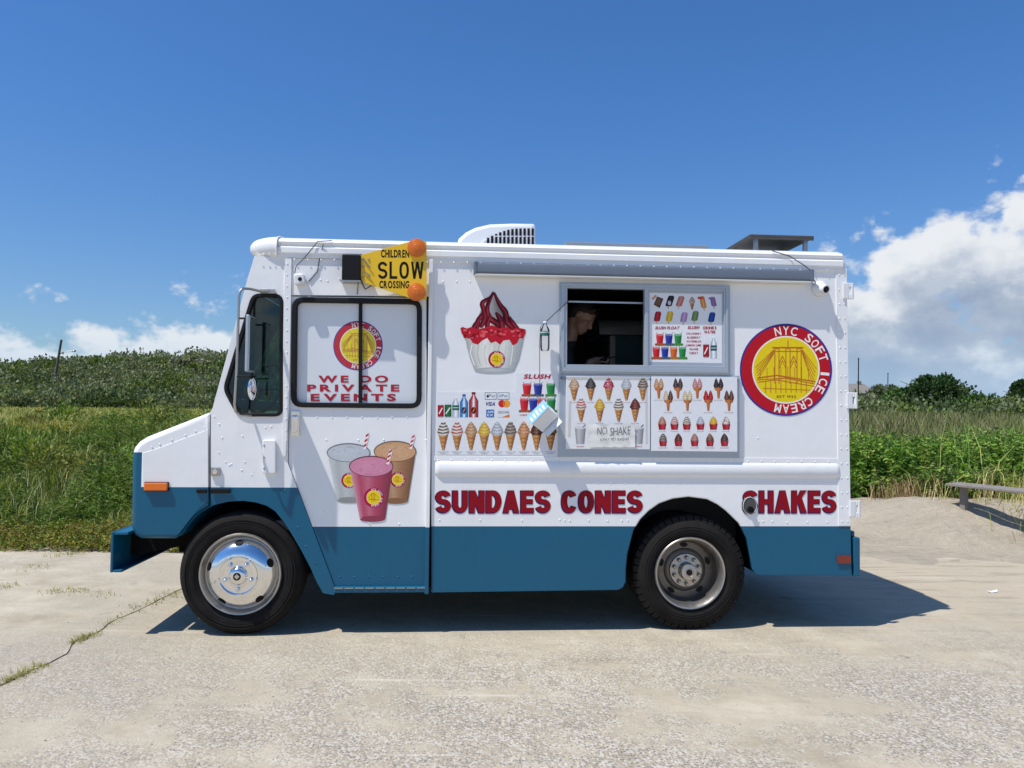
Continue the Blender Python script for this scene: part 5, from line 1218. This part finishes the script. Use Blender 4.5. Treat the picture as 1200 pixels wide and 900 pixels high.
for pts, w in (([(578, 342), (574, 349), (565, 355), (567, 366), (560, 376), (559, 388)], 4.2), ([(578, 343), (571, 360), (573, 372), (583, 380), (587, 392)], 5.6), ([(579, 343), (585, 356), (592, 366), (594, 377), (603, 386)], 5.4), ([(566, 362), (568, 372), (563, 384)], 4.4), ([(581, 366), (587, 376), (588, 386)], 6), ([(562, 372), (556, 382), (553, 390)], 4), ([(597, 371), (601, 379), (609, 389)], 4.4), ([(575, 368), (571, 380), (574, 391)], 4.6)):
    a.stroke(pts, w*1.35, (88, 8, 26)); a.stroke([(p[0]+.8, p[1]+.4) for p in pts], w*.4, (150, 40, 54))
band = [(539.5, 385), (542, 383), (547, 385), (553, 383), (560, 386), (568, 384), (577, 381), (585, 385), (593, 383), (600, 386), (606, 384), (612, 385), (616, 386), (616, 390), (613, 397), (609, 396), (606, 402), (601, 405), (597, 398), (590, 399), (586, 404), (581, 400), (575, 402), (571, 396), (565, 399), (560, 404), (554, 402), (551, 397), (545, 396), (541, 391)]
a.poly(band, (186, 26, 44)); rnd = random.Random(5)
for k in range(60):
    x = rnd.uniform(543, 612); y = rnd.uniform(386, 395); a.ell(x, y, rnd.uniform(.9, 2.6), rnd.uniform(.8, 1.9), rnd.choice([(206, 58, 70), (150, 14, 32), (228, 96, 100), (120, 12, 30)]), 9)
logo(a, 582, 421, 9.8, False); a.build('sundae_picture', side, 'picture of a sundae cup with red topping')

# ---- three shakes on the door
a = Art(.0098)
def shake(cx, cy, rx, ry, bx, by, bw, liq, top, st, lg, lr):
    n = 9; L = [lerp((cx-rx, cy), (bx-bw, by), t/(n-1)) for t in range(n)]; R = [lerp((cx+rx, cy), (bx+bw, by), t/(n-1)) for t in range(n)]
    a.strip(L, R, [lerp(liq, (235, 235, 235), .45), liq, lerp(liq, (255, 255, 255), .18), liq, lerp(liq, (40, 20, 20), .16), lerp(liq, (30, 20, 20), .34)], 11)
    a.ell(bx, by, bw, 3.6, lerp(liq, (30, 20, 20), .22), 26); a.strip([lerp((cx-rx, cy), (bx-bw, by), t/8) for t in range(9)], [lerp((cx-rx+3.2, cy+3), (bx-bw+2.4, by), t/8) for t in range(9)], [lerp(liq, (245, 245, 245), .5), lerp(liq, (245, 245, 245), .25)], 3)
    a.ell(cx, cy, rx+.6, ry+.6, lerp(liq, (60, 60, 66), .55), 44); a.ell(cx, cy+.3, rx-.5, ry-.5, lerp(top, (255, 255, 255), .12), 44, top)
    r = random.Random(int(cx))
    for k in range(26):
        t = r.uniform(0, 6.28); q = r.uniform(.1, .85); a.line([(cx+rx*q*math.cos(t), cy+ry*q*math.sin(t)), (cx+rx*q*math.cos(t+.35), cy+ry*q*math.sin(t+.35))], .9, lerp(top, r.choice([(255, 255, 255), (90, 70, 70)]), .16))
    (x0, y0), (x1, y1) = st; a.line([(x0, y0), (x1, y1)], 3.6, (236, 234, 232))
    for k in range(3):
        t = .08+.33*k; p0 = lerp(st[0], st[1], t); p1 = lerp(st[0], st[1], t+.17); a.put([(p0[0]-1.8, p0[1]), (p0[0]+1.8, p0[1]-2.2), (p1[0]+1.8, p1[1]-2.2), (p1[0]-1.8, p1[1])], [(0, 1, 2, 3)], (196, 24, 44))
    logo(a, lg[0], lg[1], lr, False)
shake(408.5, 530.5, 25, 10.6, 409.5, 586, 15, (176, 180, 178), (188, 194, 198), ((427, 526), (431, 508)), (409, 563), 9)
shake(463, 529, 24.4, 11.8, 464.2, 587, 14, (168, 124, 88), (204, 158, 116), ((481, 526), (485, 510)), (466, 562), 9)
shake(435, 546.5, 25.4, 11.8, 436.5, 608, 15, (180, 76, 100), (208, 132, 158), ((454, 544), (458.5, 527)), (438, 583), 11.5)
a.build('shake_picture', door, 'picture of three milkshakes in cups with striped straws')

# ---- lettering behind the door glass
a = Art(.0332); logo(a, 419.5, 405, 29, True, .18); r_ = (176, 44, 58)
a.text('WE DO', 373, 440, 455, 448.6, r_, .04, track=.12); a.text('PRIVATE', 360, 450.6, 468, 459, r_, .04, track=.12); a.text('EVENTS', 364, 461.4, 464, 470, r_, .04, track=.12)
a.build('window_lettering', door, 'red lettering WE DO PRIVATE EVENTS with a round emblem')

# ---- SLOW sign lettering
a = Art(-.0685); k = (24, 20, 12)
a.text('CHILDREN', 446.5, 292.6, 479.5, 302, k, .035, track=.02, slope=.006); a.block('SLOW', 442.8, 306.6, 496.6, 326.8, k, 0, .22, .25, .16); a.text('CROSSING', 444.5, 329, 479.5, 338, k, .035, track=.02, slope=.006); a.build('sign_lettering', sign, 'black lettering CHILDREN SLOW CROSSING')

# ---- menu sheet left of the hatch
s_ = plate('menu_sheet', [(511.5, 459.2), (604, 459.2), (604, 437), (654, 437), (653, 533), (511.2, 532.6)], [], -.0022, .0018, M['paper'], truck)
a = Art(-.0028)
can(a, 513, 474, 520, 489, (190, 30, 40)); can(a, 521, 473.5, 529, 489, (40, 120, 66)); water(a, 530, 464.6, 538, 489)
for x0, x1, y0, c in ((539, 548.5, 462, (36, 120, 190)), (549.5, 560.5, 459.5, (168, 34, 42))): water(a, x0, y0, x1, 489, c, lerp(c, (0, 0, 0), .2), None); a.ell((x0+x1)/2, 481, 3, 4, lerp(c, (0, 0, 0), .45)); a.line([((x0+x1)/2-1, 483), ((x0+x1)/2+1, 479)], 1, (240, 150, 40))
g_ = (70, 74, 82)
for x0, x1, t in ((568.2, 581.8, 'Pay'), (583.2, 596.8, 'Pay')): a.rect(x0, 459.8, x1, 468.2, g_); a.rect(x0+.5, 460.3, x1-.5, 467.7, (226, 230, 234)); a.text(t, x0+5.2, 461.8, x1-1.6, 466.6, (30, 32, 36), .0)
a.ell(571.6, 464.4, 1.5, 1.7, (30, 32, 36), 12); a.ell(572, 462, .5, .6, (30, 32, 36), 8); a.ring(586.3, 464, .9, 1.6, (60, 110, 200), 14)
a.text('VISA', 569, 471, 580.6, 475.6, (30, 42, 120), .03, .25); a.ell(588.2, 473, 4.3, 4.3, (204, 40, 44), 22); a.ell(593.6, 473, 4.3, 4.3, (236, 160, 50), 22); a.poly([(590.9, 469.6), (592.4, 473), (590.9, 476.4), (589.4, 473)], (226, 100, 40))
a.rect(569.8, 480, 579, 489, (34, 104, 176)); a.text('AM', 571, 481.2, 578, 484, (226, 234, 242), .02); a.text('EX', 571, 485, 578, 487.8, (226, 234, 242), .02)
a.rect(583, 480, 597, 489, (224, 226, 228)); a.text('DISCOVER', 583.6, 482, 596.6, 484.6, (40, 40, 44), .02); a.poly([(588, 489), (597, 485.4), (597, 489)], (224, 120, 44))
a.text('SLUSH', 614.2, 438.6, 645, 444, (176, 20, 44), .04, .3)
R3, B3, G3 = (206, 34, 44), (40, 54, 150), (36, 134, 66)
for cx, c in ((617.5, R3), (630.5, B3), (645.3, G3)): slush(a, cx, 448.5, 464.5, 10.5, c)
for cx, c in ((614.3, R3), (625, B3), (635, (210, 60, 60)), (646, G3)): slush(a, cx, 466, 483, 10.5, c)
a.text('CHERRY BLUE', 609, 485.4, 628, 487.4, (190, 60, 70), .01)
kinds = [(VAN, WD, dict(drizzle=(70, 44, 36))), (VAN, WD, dict(drizzle=(190, 40, 52))), ((196, 156, 116), (140, 98, 62), {}), ((222, 186, 76), (170, 126, 40), {}), (SILV, (120, 124, 134), {}), ((170, 160, 148), (90, 76, 66), dict(drizzle=(110, 96, 84))), ((206, 150, 108), (140, 82, 56), dict(sprinkle=[(150, 84, 50), (236, 200, 150)])), ((98, 62, 48), (48, 28, 24), {}), ((96, 64, 50), (48, 30, 26), dict(sprinkle=[(230, 190, 60), (180, 60, 60), (90, 150, 70)]))]
for cx, (b_, d_, kw) in zip((519.5, 535.6, 552, 567.4, 582.6, 598.2, 613.8, 628.8, 645.2), kinds):
    cone(a, cx, 493.6, 527.6, 14.6, b_, d_, **kw); a.text('CHOCOLATE', cx-6, 529, cx+6, 530.2, (110, 112, 118), .0); a.text('VANILLA', cx-4, 530.9, cx+4, 532, (110, 112, 118), .0)
a.build('menu_pictures', s_)

# ---- board with cones, left half of the lower frame
bl = plate('menu_board', [(663.5, 440.8), (761.8, 441.6), (761.6, 526.6), (663, 526)], [], -.030, .013, M['paper'], truck, bevel=.001)
a = Art(-.0306); a.rect(664.8, 441.8, 760.6, 445.2, (196, 194, 186)); a.line([(668, 470), (667, 512)], 3, (206, 204, 198)); a.line([(757.5, 446), (758, 520)], 3, (206, 206, 202))
top_k = [((204, 172, 138), (150, 110, 80), dict(sprinkle=[(232, 220, 200), (160, 120, 90)])), ((78, 70, 70), (38, 34, 36), {}), ((190, 80, 92), (130, 40, 56), dict(sprinkle=[(240, 230, 230), (150, 30, 50), (236, 190, 196)])), (SILV, (130, 134, 142), {}), ((176, 168, 156), (84, 66, 56), dict(drizzle=(104, 84, 72)))]
for cx, (b_, d_, kw) in zip((672.8, 692.2, 713.3, 734, 753.4), top_k): cone(a, cx, 442.2, 469.4, 12.4, b_, d_, **kw); a.text('FLAVOR', cx-4.5, 471, cx+4.5, 472.3, (180, 110, 120), .0)
for cx, (b_, d_, kw) in zip((681, 702.8, 725, 744.3), [(VAN, WD, dict(drizzle=(190, 40, 52))), ((222, 182, 66), (160, 116, 36), {}), (VAN, WD, dict(drizzle=(60, 42, 36))), ((110, 56, 48), (60, 28, 26), dict(sprinkle=[(160, 70, 60)]))]): cone(a, cx, 466.2, 494.4, 12.2, b_, d_, **kw); a.text('FLAVOR', cx-4.5, 495.6, cx+4.5, 496.9, (180, 110, 120), .0)
for cx in (680, 748): a.strip([(cx-6.4, 501), (cx-4.6, 520)], [(cx+6.4, 501), (cx+4.6, 520)], [(150, 150, 154), (196, 196, 198), (170, 170, 172), (130, 130, 134)], 7); a.ell(cx, 501, 6.6, 1.8, (214, 214, 216)); a.line([(cx+3, 501), (cx+6, 497.5)], .9, (60, 60, 64)); a.text('SHAKE', cx-4.5, 522.4, cx+4.5, 524, (190, 50, 66), .0)
a.build('menu_pictures', bl)
# ---- board with twin cones and cups, right half
br_ = plate('menu_board', [(763.6, 441.2), (864, 442), (864.2, 529.4), (763.4, 528.4)], [], -.034, .017, M['paper'], truck, bevel=.001)
a = Art(-.0346)
def twin(cx, top, tip, b_, d_, b2=None, d2=None):
    a.reset(); m = top+(tip-top)*.45; a.strip([(cx-5.6, m-1), (cx-4.4, m+3), (cx-2, m+4.6), (cx-1.2, tip)], [(cx+5.6, m-1), (cx+4.4, m+3), (cx+2, m+4.6), (cx+1.2, tip)], [(190, 112, 60), (200, 124, 70), (130, 72, 38)], 5)
    swirl(a, cx-2.7, top, m+.8, 6, b_, d_); swirl(a, cx+2.7, top, m+.8, 6, b2 or b_, d2 or d_)
    a.text('FLAVOR', cx-5, tip+1.4, cx+5, tip+2.6, (150, 120, 124), .0)
for cx, b_, d_ in ((772, (206, 164, 120), (150, 106, 70)), (794.5, (74, 60, 62), (38, 28, 30)), (817.2, (206, 150, 146), (150, 90, 90)), (842, (52, 40, 46), (26, 18, 24))): twin(cx, 442.8, 467, b_, d_)
for cx, b_, d_, b2, d2 in ((783, (222, 206, 172), (160, 140, 110), (110, 64, 46), (60, 34, 26)), (805.6, (224, 208, 172), (160, 140, 100), None, None), (830, (198, 34, 38), (120, 12, 20), None, None), (854.4, (112, 66, 50), (56, 32, 28), None, None)): twin(cx, 457, 481.6, b_, d_, b2, d2)
for cx, (b_, d_, kw) in zip((776, 790.4, 804.8, 820.8, 836, 851), [((196, 140, 116), (130, 84, 66), {}), (VAN, WD, dict(drizzle=(170, 40, 50))), (VAN, WD, dict(drizzle=(56, 46, 44))), (SILV, (130, 134, 142), {}), ((226, 184, 60), (170, 120, 34), {}), (VAN, WD, dict(sprinkle=[(40, 40, 44), (200, 60, 60), (60, 120, 60)]))]): cupsundae(a, cx, 487.6, 503.6, 9.8, b_, d_, **kw); a.text('FLAVOR', cx-4, 505, cx+4, 506.1, (190, 90, 100), .0)
for cx, (b_, d_, kw) in zip((777, 795, 814, 832, 849), [((170, 160, 148), (84, 72, 62), dict(drizzle=(70, 60, 54))), ((104, 52, 40), (54, 26, 22), {}), ((190, 130, 120), (120, 80, 70), {}), ((110, 80, 70), (54, 38, 34), dict(sprinkle=[(190, 150, 110)])), ((80, 56, 52), (40, 26, 26), {})]): cupsundae(a, cx, 507.6, 523, 9.6, b_, d_, **kw); a.text('FLAVORS', cx-5, 524.3, cx+5, 525.6, (150, 80, 90), .0)
a.build('menu_pictures', br_)
# ---- menu in the sliding half of the hatch
sm_ = plate('menu_sheet', [(761, 343.2), (846, 344.8), (846, 425.5), (761, 424)], [], -.004, .004, M['paper'], truck)
a = Art(-.0046); r_ = (170, 26, 50)
a.line([(764.5, 351), (769, 346)], 2.4, (200, 140, 100)); a.poly([(766, 357), (770, 347.5), (777.5, 350), (773, 361)], (74, 52, 44)); a.poly([(767.5, 356.4), (770.6, 349), (775.6, 350.8), (772.3, 358.4)], (110, 84, 66)); a.line([(766, 357.6), (773, 361.6)], 1.3, (222, 214, 200))
def bar(cx, y0, y1, w, c, c2, rot=0): a.strip([(cx-w*.3+rot, y0), (cx-w*.5+rot, y0+2), (cx-w*.5-rot, y1-4), (cx-w*.3-rot, y1-3)], [(cx+w*.3+rot, y0), (cx+w*.5+rot, y0+2), (cx+w*.5-rot, y1-4), (cx+w*.3-rot, y1-3)], [c2, c, c2], 5); a.line([(cx-rot, y1-3), (cx-rot*1.4, y1)], 1.4, (206, 176, 130))
bar(785, 346.4, 362, 7.6, (50, 48, 62), (24, 24, 34), 1.5); a.ell(784.5, 355, 2, 2.6, (196, 190, 200)); bar(797, 347, 362, 7.4, (206, 140, 126), (160, 92, 84), 1.5); cone(a, 811, 347.5, 363, 7, (222, 206, 180), (120, 84, 60), sprinkle=[(120, 70, 50)])
bar(823.8, 347, 364, 6, (224, 176, 76), (196, 96, 60), -1.2); a.line([(817.5, 349), (824, 349.5)], 2.4, (196, 60, 60)); bar(836, 348, 362, 6, (150, 116, 170), (110, 84, 140), -.8); a.line([(830.5, 349.5), (836, 350)], 2.2, (140, 100, 160))
for cx, y0, c, c2 in ((770.5, 365, (198, 44, 54), (130, 20, 34)), (784.6, 365, (228, 200, 60), (190, 150, 40)), (801.5, 366, (206, 170, 206), (150, 110, 160)), (814.5, 364.5, (128, 156, 96), (84, 112, 62)), (834, 366, (44, 84, 168), (24, 48, 116))): bar(cx, y0, y0+14.5, 7.2, c, c2, .8)
a.text('SLUSH FLOAT', 768, 382.4, 796, 386, r_, .04, .25, slope=.004); a.text('SLUSH', 806, 382, 819.5, 385.6, r_, .04, .2); a.text('DRINKS', 824, 382.4, 839.5, 386, r_, .04); a.text('WATER', 825, 387.4, 838.5, 390.8, r_, .04)
for cx, c in ((773.2, R3), (783.8, B3), (794.5, G3)): slush(a, cx, 390.6, 405, 9, c)
for cx, c in ((769, R3), (779.2, B3), (789.4, (214, 100, 40)), (799.6, G3)): slush(a, cx, 406, 421, 8.8, c)
for k, t in enumerate(('STRAWBERRY', 'BLUEBERRY', 'WATERMELON', 'LEMON LIME', 'ORANGE', 'CHERRY')): w = len(t)*.86; a.text(t, 813-w, 389.8+4.55*k, 813+w, 392.2+4.55*k, (184, 40, 66), .03)
can(a, 824, 403, 831, 419, (184, 34, 44)); water(a, 832.6, 393.6, 840, 420, lab=(36, 96, 110))
a.build('menu_pictures', sm_)

# ================================================================ loose things
# ---- hand-written paper note taped over the board
def tplace(o): o.location = (0, 0, 0); o.rotation_euler = (0, 0, YAW); return o
n_ = MB(); nx_, ny_ = 14, 8; rn = random.Random(3); vv = []
for j in range(ny_+1):
    for i_ in range(nx_+1):
        px = 689+55*i_/nx_+(rn.uniform(-.6, .6) if i_ in (0, nx_) else 0); py = 497.4+26.6*j/ny_+(rn.uniform(-.5, .5) if j in (0, ny_) else 0)-(0 if j else .6*math.sin(i_))
        q = P(px, py, -.034); vv.append((q[0], -.0365-rn.uniform(0, .0055), q[1]))
n_.add(vv, [(j*(nx_+1)+i_, (j+1)*(nx_+1)+i_, (j+1)*(nx_+1)+i_+1, j*(nx_+1)+i_+1) for j in range(ny_) for i_ in range(nx_)])
note = tplace(n_.build('paper_note', mat('crumpled_paper', (.80, .79, .74), .55, coat=.25, var=.06, vscale=50), sm=180)); tag(note, 'crumpled hand-written paper note reading NO SHAKE taped over the cone board', 'paper note')
a = Art(-.0432); ink = (92, 92, 98)
a.text('NO', 700, 501, 711.5, 509.5, ink, -.012, .1, rot=.04); a.text('SHAKE', 715, 500.4, 739, 510, ink, -.012, .1, rot=.07); a.text('SORRY NO SUNDAE', 703, 513.4, 737, 516.4, ink, -.004, .1, slope=-.02)
a.build('handwriting', note)

# ---- cord, bottle and napkin carton hanging beside the hatch
mb = MB(); mb.tube([P3(667, 352, -.025), P3(660, 358.5, -.05), P3(650, 367.5, -.055), P3(641, 376, -.058), P3(638, 378.5, -.058)], .0028, 6); mb.tube([P3(638, 378.5, -.058), P3(633.5, 383, -.06), P3(632.4, 400, -.06), P3(632.4, 440, -.06), P3(633, 472, -.065)], .0022, 6)
tag(tplace(mb.build('cord', M['cord'])), 'thin dark cord running from the hatch to the hanging bottle', 'cord')
bx, bz = P(638.8, 376.5, -.06); e = empty('water_bottle', tuple(Matrix.Rotation(YAW, 3, 'Z') @ Vector((bx, -.06, bz))), YAW); tag(e, 'small clear water bottle with a green label hanging left of the hatch', 'bottle')
mb = MB(); mb.lathe([(.011, -.012), (.012, -.022), (.016, -.032), (.027, -.05), (.031, -.062), (.0315, -.085), (.030, -.09), (.0315, -.1), (.0315, -.175), (.029, -.19), (.024, -.198), (0, -.192)], (0, 0, 0), 20, 'Z'); mb.build('bottle_body', M['bottle'], e, sm=50)
mb = MB(); mb.lathe([(0, 0), (.0125, 0), (.0135, -.002), (.0135, -.013), (.011, -.014)], (0, 0, 0), 16, 'Z'); mb.build('cap', M['plastic'], e, sm=40)
mb = MB(); mb.lathe([(.0322, -.068), (.0322, -.094)], (0, 0, 0), 20, 'Z'); mb.build('label_band', mat('bottle_label', (.02, .16, .11), .4), e, sm=60)
mb = MB(); mb.lathe([(.0326, -.074), (.0326, -.079)], (0, 0, 0), 20, 'Z'); mb.build('label_stripe', M['plastic'], e, sm=60)
cx, cz = P(635.5, 487.5, -.10); e = empty('napkin_carton', tuple(Matrix.Rotation(YAW, 3, 'Z') @ Vector((cx, -.085, cz))), YAW); tag(e, 'tilted light blue and white carton hanging over the cone menu', 'carton')
Mx = Matrix.Rotation(math.radians(36), 3, 'Y') @ Matrix.Rotation(math.radians(30), 3, 'Z') @ Matrix.Rotation(math.radians(14), 3, 'X')
mb = MB(); mb.box(-.045, .06, -.05, .05, -.075, .075, M=Mx); mb.build('carton_body', M['paper'], e, bevel=.004)
mb = MB(); mb.box(-.049, -.0455, -.052, .052, -.078, .085, M=Mx); bp_ = mb.build('blue_side', mat('blue_print', (.22, .47, .68), .4, var=.12, vscale=60), e, bevel=.002)
mb = MB()
for k in range(5): mb.box(-.0502, -.0495, -.035+.004*(k % 2), .01+.008*(k % 3), -.066+.028*k, -.052+.028*k, M=Mx)
mb.build('print_marks', M['paper'], bp_, kind='stuff')
mb = MB(); mb.box(.0605, .064, -.11, .045, -.07, .07, M=Mx @ Matrix.Rotation(math.radians(10), 3, 'Z')); mb.build('flap', M['paper'], e, bevel=.001)

# ---- the person inside, looking down at a phone
yP = .50; hx, hz = P(682, 372, yP)
def ellv(mb, c, r, nu=14, nv=10, M3=None):
    vs = []; fs = []
    for j in range(nv+1):
        t = math.pi*j/nv
        for i_ in range(nu):
            p_ = 2*math.pi*i_/nu; v = Vector((r[0]*math.sin(t)*math.cos(p_), r[1]*math.sin(t)*math.sin(p_), r[2]*math.cos(t)))
            if M3 is not None: v = M3 @ v
            vs.append((c[0]+v.x, c[1]+v.y, c[2]+v.z))
    for j in range(nv):
        for i_ in range(nu): fs.append((j*nu+i_, (j+1)*nu+i_, (j+1)*nu+(i_+1) % nu, j*nu+(i_+1) % nu))
    mb.add(vs, fs)
def limb(mb, pts, rs):
    for (p0, p1), (r0, r1) in zip(zip(pts, pts[1:]), zip(rs, rs[1:])):
        p0, p1 = Vector(p0), Vector(p1); n = max(2, int((p1-p0).length/.02))
        for k in range(n+1): t = k/n; r = r0+(r1-r0)*t; ellv(mb, p0.lerp(p1, t), (r, r, r), 10, 6)
def remesh(mb, vox, name):
    me = mb.mesh('src'); o = bpy.data.objects.new('src', me); COL.objects.link(o); m_ = o.modifiers.new('r', 'REMESH'); m_.mode = 'VOXEL'; m_.voxel_size = vox
    s_ = o.modifiers.new('s', 'SMOOTH'); s_.factor = .5; s_.iterations = 3
    dg = bpy.context.evaluated_depsgraph_get(); dg.update(); out = bpy.data.meshes.new_from_object(o.evaluated_get(dg)); bpy.data.objects.remove(o); out.name = name; smooth(out, 180); return out
# head frame: faces +x, tipped forward; all lengths in metres from the head centre
tip = Matrix.Rotation(math.radians(38), 3, 'Y') @ Matrix.Rotation(math.radians(-24), 3, 'Z'); HC = Vector((hx, yP, hz))
def hp(x_, y_, z_): return tuple(HC+tip @ Vector((x_, y_, z_)))
skin = mat('skin', (.30, .165, .11), .5, var=.08, vscale=30); shirt = mat('dark_shirt', (.012, .013, .016), .85, var=.2); hairm = mat('dark_hair', (.018, .012, .009), .6, var=.4, vscale=90, bump=.6, bscale=200); jeans = mat('dark_trousers', (.015, .017, .025), .85)
mb = MB()
ellv(mb, hp(-.012, 0, .03), (.098, .076, .088), 20, 14, tip); ellv(mb, hp(.028, 0, -.045), (.066, .058, .072), 18, 12, tip); ellv(mb, hp(.062, 0, -.100), (.026, .03, .020), 12, 8, tip)
for t in range(6): q = t/5; ellv(mb, hp(.086+.020*q, 0, .012-.045*q), (.010+.006*q, .010+.005*q, .012), 8, 6, tip)
ellv(mb, hp(.088, 0, -.066), (.012, .024, .007), 10, 6, tip); ellv(mb, hp(.085, 0, -.078), (.012, .021, .008), 10, 6, tip); ellv(mb, hp(.078, 0, .022), (.014, .05, .010), 10, 6, tip)
for s in (-1, 1):
    ellv(mb, hp(-.012, s*.079, -.018), (.020, .008, .032), 10, 8, tip); ellv(mb, hp(.062, s*.04, -.028), (.022, .022, .02), 10, 6, tip)
nb = Vector((hx-.10, yP+.02, hz-.21)); sh = Vector((hx-.155, yP+.02, hz-.30))
limb(mb, [hp(-.03, 0, -.06), nb], [.056, .058])
FLZ = .56
limb(mb, [(sh.x, yP-.13, sh.z), (sh.x, yP+.17, sh.z)], [.075, .075])
for k in range(14):
    t = k/13; z_ = sh.z-.02-t*(sh.z-1.38); ellv(mb, (sh.x-.01+.03*t, yP+.02, z_), (.115-.012*math.sin(t*3.1), .175-.035*math.sin(t*3.1), .06), 18, 8)
pel = Vector((sh.x+.02, yP+.02, 1.36))
ph = Vector((*[0]*3,)); pxx, pzz = P(703, 421, .36); ph = Vector((pxx, .36, pzz))
EL = Vector((sh.x+.10, yP-.20, sh.z-.30)); limb(mb, [(sh.x, yP-.16, sh.z-.01), EL, (ph.x-.075, ph.y+.0, ph.z-.025)], [.058, .044, .029])
EL2 = Vector((sh.x+.08, yP+.25, sh.z-.30)); limb(mb, [(sh.x, yP+.20, sh.z-.01), EL2, (ph.x-.06, ph.y+.16, ph.z-.05)], [.058, .044, .029])
for s in (-1, 1): limb(mb, [(pel.x, pel.y+s*.09, pel.z), (pel.x+.02, pel.y+s*.10, (pel.z+FLZ)/2+.03), (pel.x-.01, pel.y+s*.10, FLZ+.08)], [.095, .062, .042]); limb(mb, [(pel.x-.03, pel.y+s*.10, FLZ+.045), (pel.x+.14, pel.y+s*.11, FLZ+.035)], [.044, .034])
def hand(mb, w, s):
    limb(mb, [w, w+Vector((.05, 0, .012))], [.028, .034]); ellv(mb, w+Vector((.055, 0, .008)), (.045, .036, .016), 12, 8)
    for k in range(4):
        y_ = (-.027+.018*k)*s; L = (.062, .074, .070, .055)[k]; b_ = w+Vector((.092, y_, .006)); limb(mb, [b_, b_+Vector((L*.5, 0, -.006)), b_+Vector((L*.7, 0, .016)), b_+Vector((L*.5, 0, .03))], [.0095, .009, .0085, .0075])
    b_ = w+Vector((.035, -.032*s, .012)); limb(mb, [b_, b_+Vector((.03, -.016*s, .016)), b_+Vector((.062, -.004*s, .030))], [.011, .010, .0085])
hand(mb, Vector((ph.x-.075, ph.y, ph.z-.025)), 1); hand(mb, Vector((ph.x-.06, ph.y+.16, ph.z-.05)), -1)
body = remesh(mb, .0085, 'person')
person = tplace(link('person', body, [skin, shirt, jeans])); tag(person, 'person in a dark shirt inside the serving hatch looking down at a phone', 'person')
co = np.empty(len(body.vertices)*3); body.vertices.foreach_get('co', co); co = co.reshape(-1, 3); mi = np.zeros(len(body.polygons), np.int32)
for pg in body.polygons:
    c = pg.center; d = (c-HC).length
    if c.z < pel.z+.02 and abs(c.y-pel.y) < .3 and c.x < pel.x+.25: mi[pg.index] = 2
    elif d > .17 and c.x < sh.x+.14 and c.z < nb.z+.03: mi[pg.index] = 1
body.polygons.foreach_set('material_index', mi)
mb = MB()
ellv(mb, hp(-.028, 0, .046), (.102, .084, .088), 26, 16, tip); ellv(mb, hp(-.06, 0, .0), (.066, .078, .075), 20, 12, tip); rn = random.Random(8)
for k in range(46):
    u = rn.uniform(-1, 1); t = rn.uniform(0, 1.0); ellv(mb, hp(.072*math.cos(t*3.1)-.02, .066*u, .118-.05*abs(u)-.02*abs(math.cos(t*3.1))), (.026, .014, .013), 8, 6, tip)
for k in range(9): ellv(mb, hp(.062, -.06+.015*k, .085+.006*(k % 2)), (.022, .013, .016), 8, 6, tip)
link('hair', remesh(mb, .007, 'hair'), hairm, person)
mb = MB()
for s in (-1, 1): ellv(mb, hp(.079, s*.030, .0), (.010, .013, .009), 10, 8, tip)
link('eyes', mb.mesh('eyes', 60), mat('eye', (.25, .22, .2), .2), person, 'stuff')
fo = empty('smartphone', tuple(Matrix.Rotation(YAW, 3, 'Z') @ Vector((ph.x+.045, ph.y, ph.z+.004))), YAW); tag(fo, 'dark smartphone held in the hand of the person in the hatch', 'phone')
mb = MB(); Rm = Matrix.Rotation(math.radians(-14), 3, 'Y'); mb.box(-.075, .075, -.036, .036, -.004, .004, M=Rm); mb.build('case', M['black'], fo, bevel=.003)
mb = MB(); mb.box(-.070, .070, -.033, .033, .0042, .0048, M=Rm); mb.build('screen', mat('phone_screen', (.02, .022, .025), .08), fo)

# litter on the sand
c = Wg(1162, 695); mb = MB(); mb.add([(0, 0, .004), (.06, .02, .006), (.08, .05, .02), (.03, .055, .005), (-.02, .04, .012)], [(0, 1, 2, 3, 4)]); o = mb.build('paper_scrap', M['paper']); o.location = c; tag(o, 'small white paper scrap lying on the sand right of the truck shadow', 'litter')
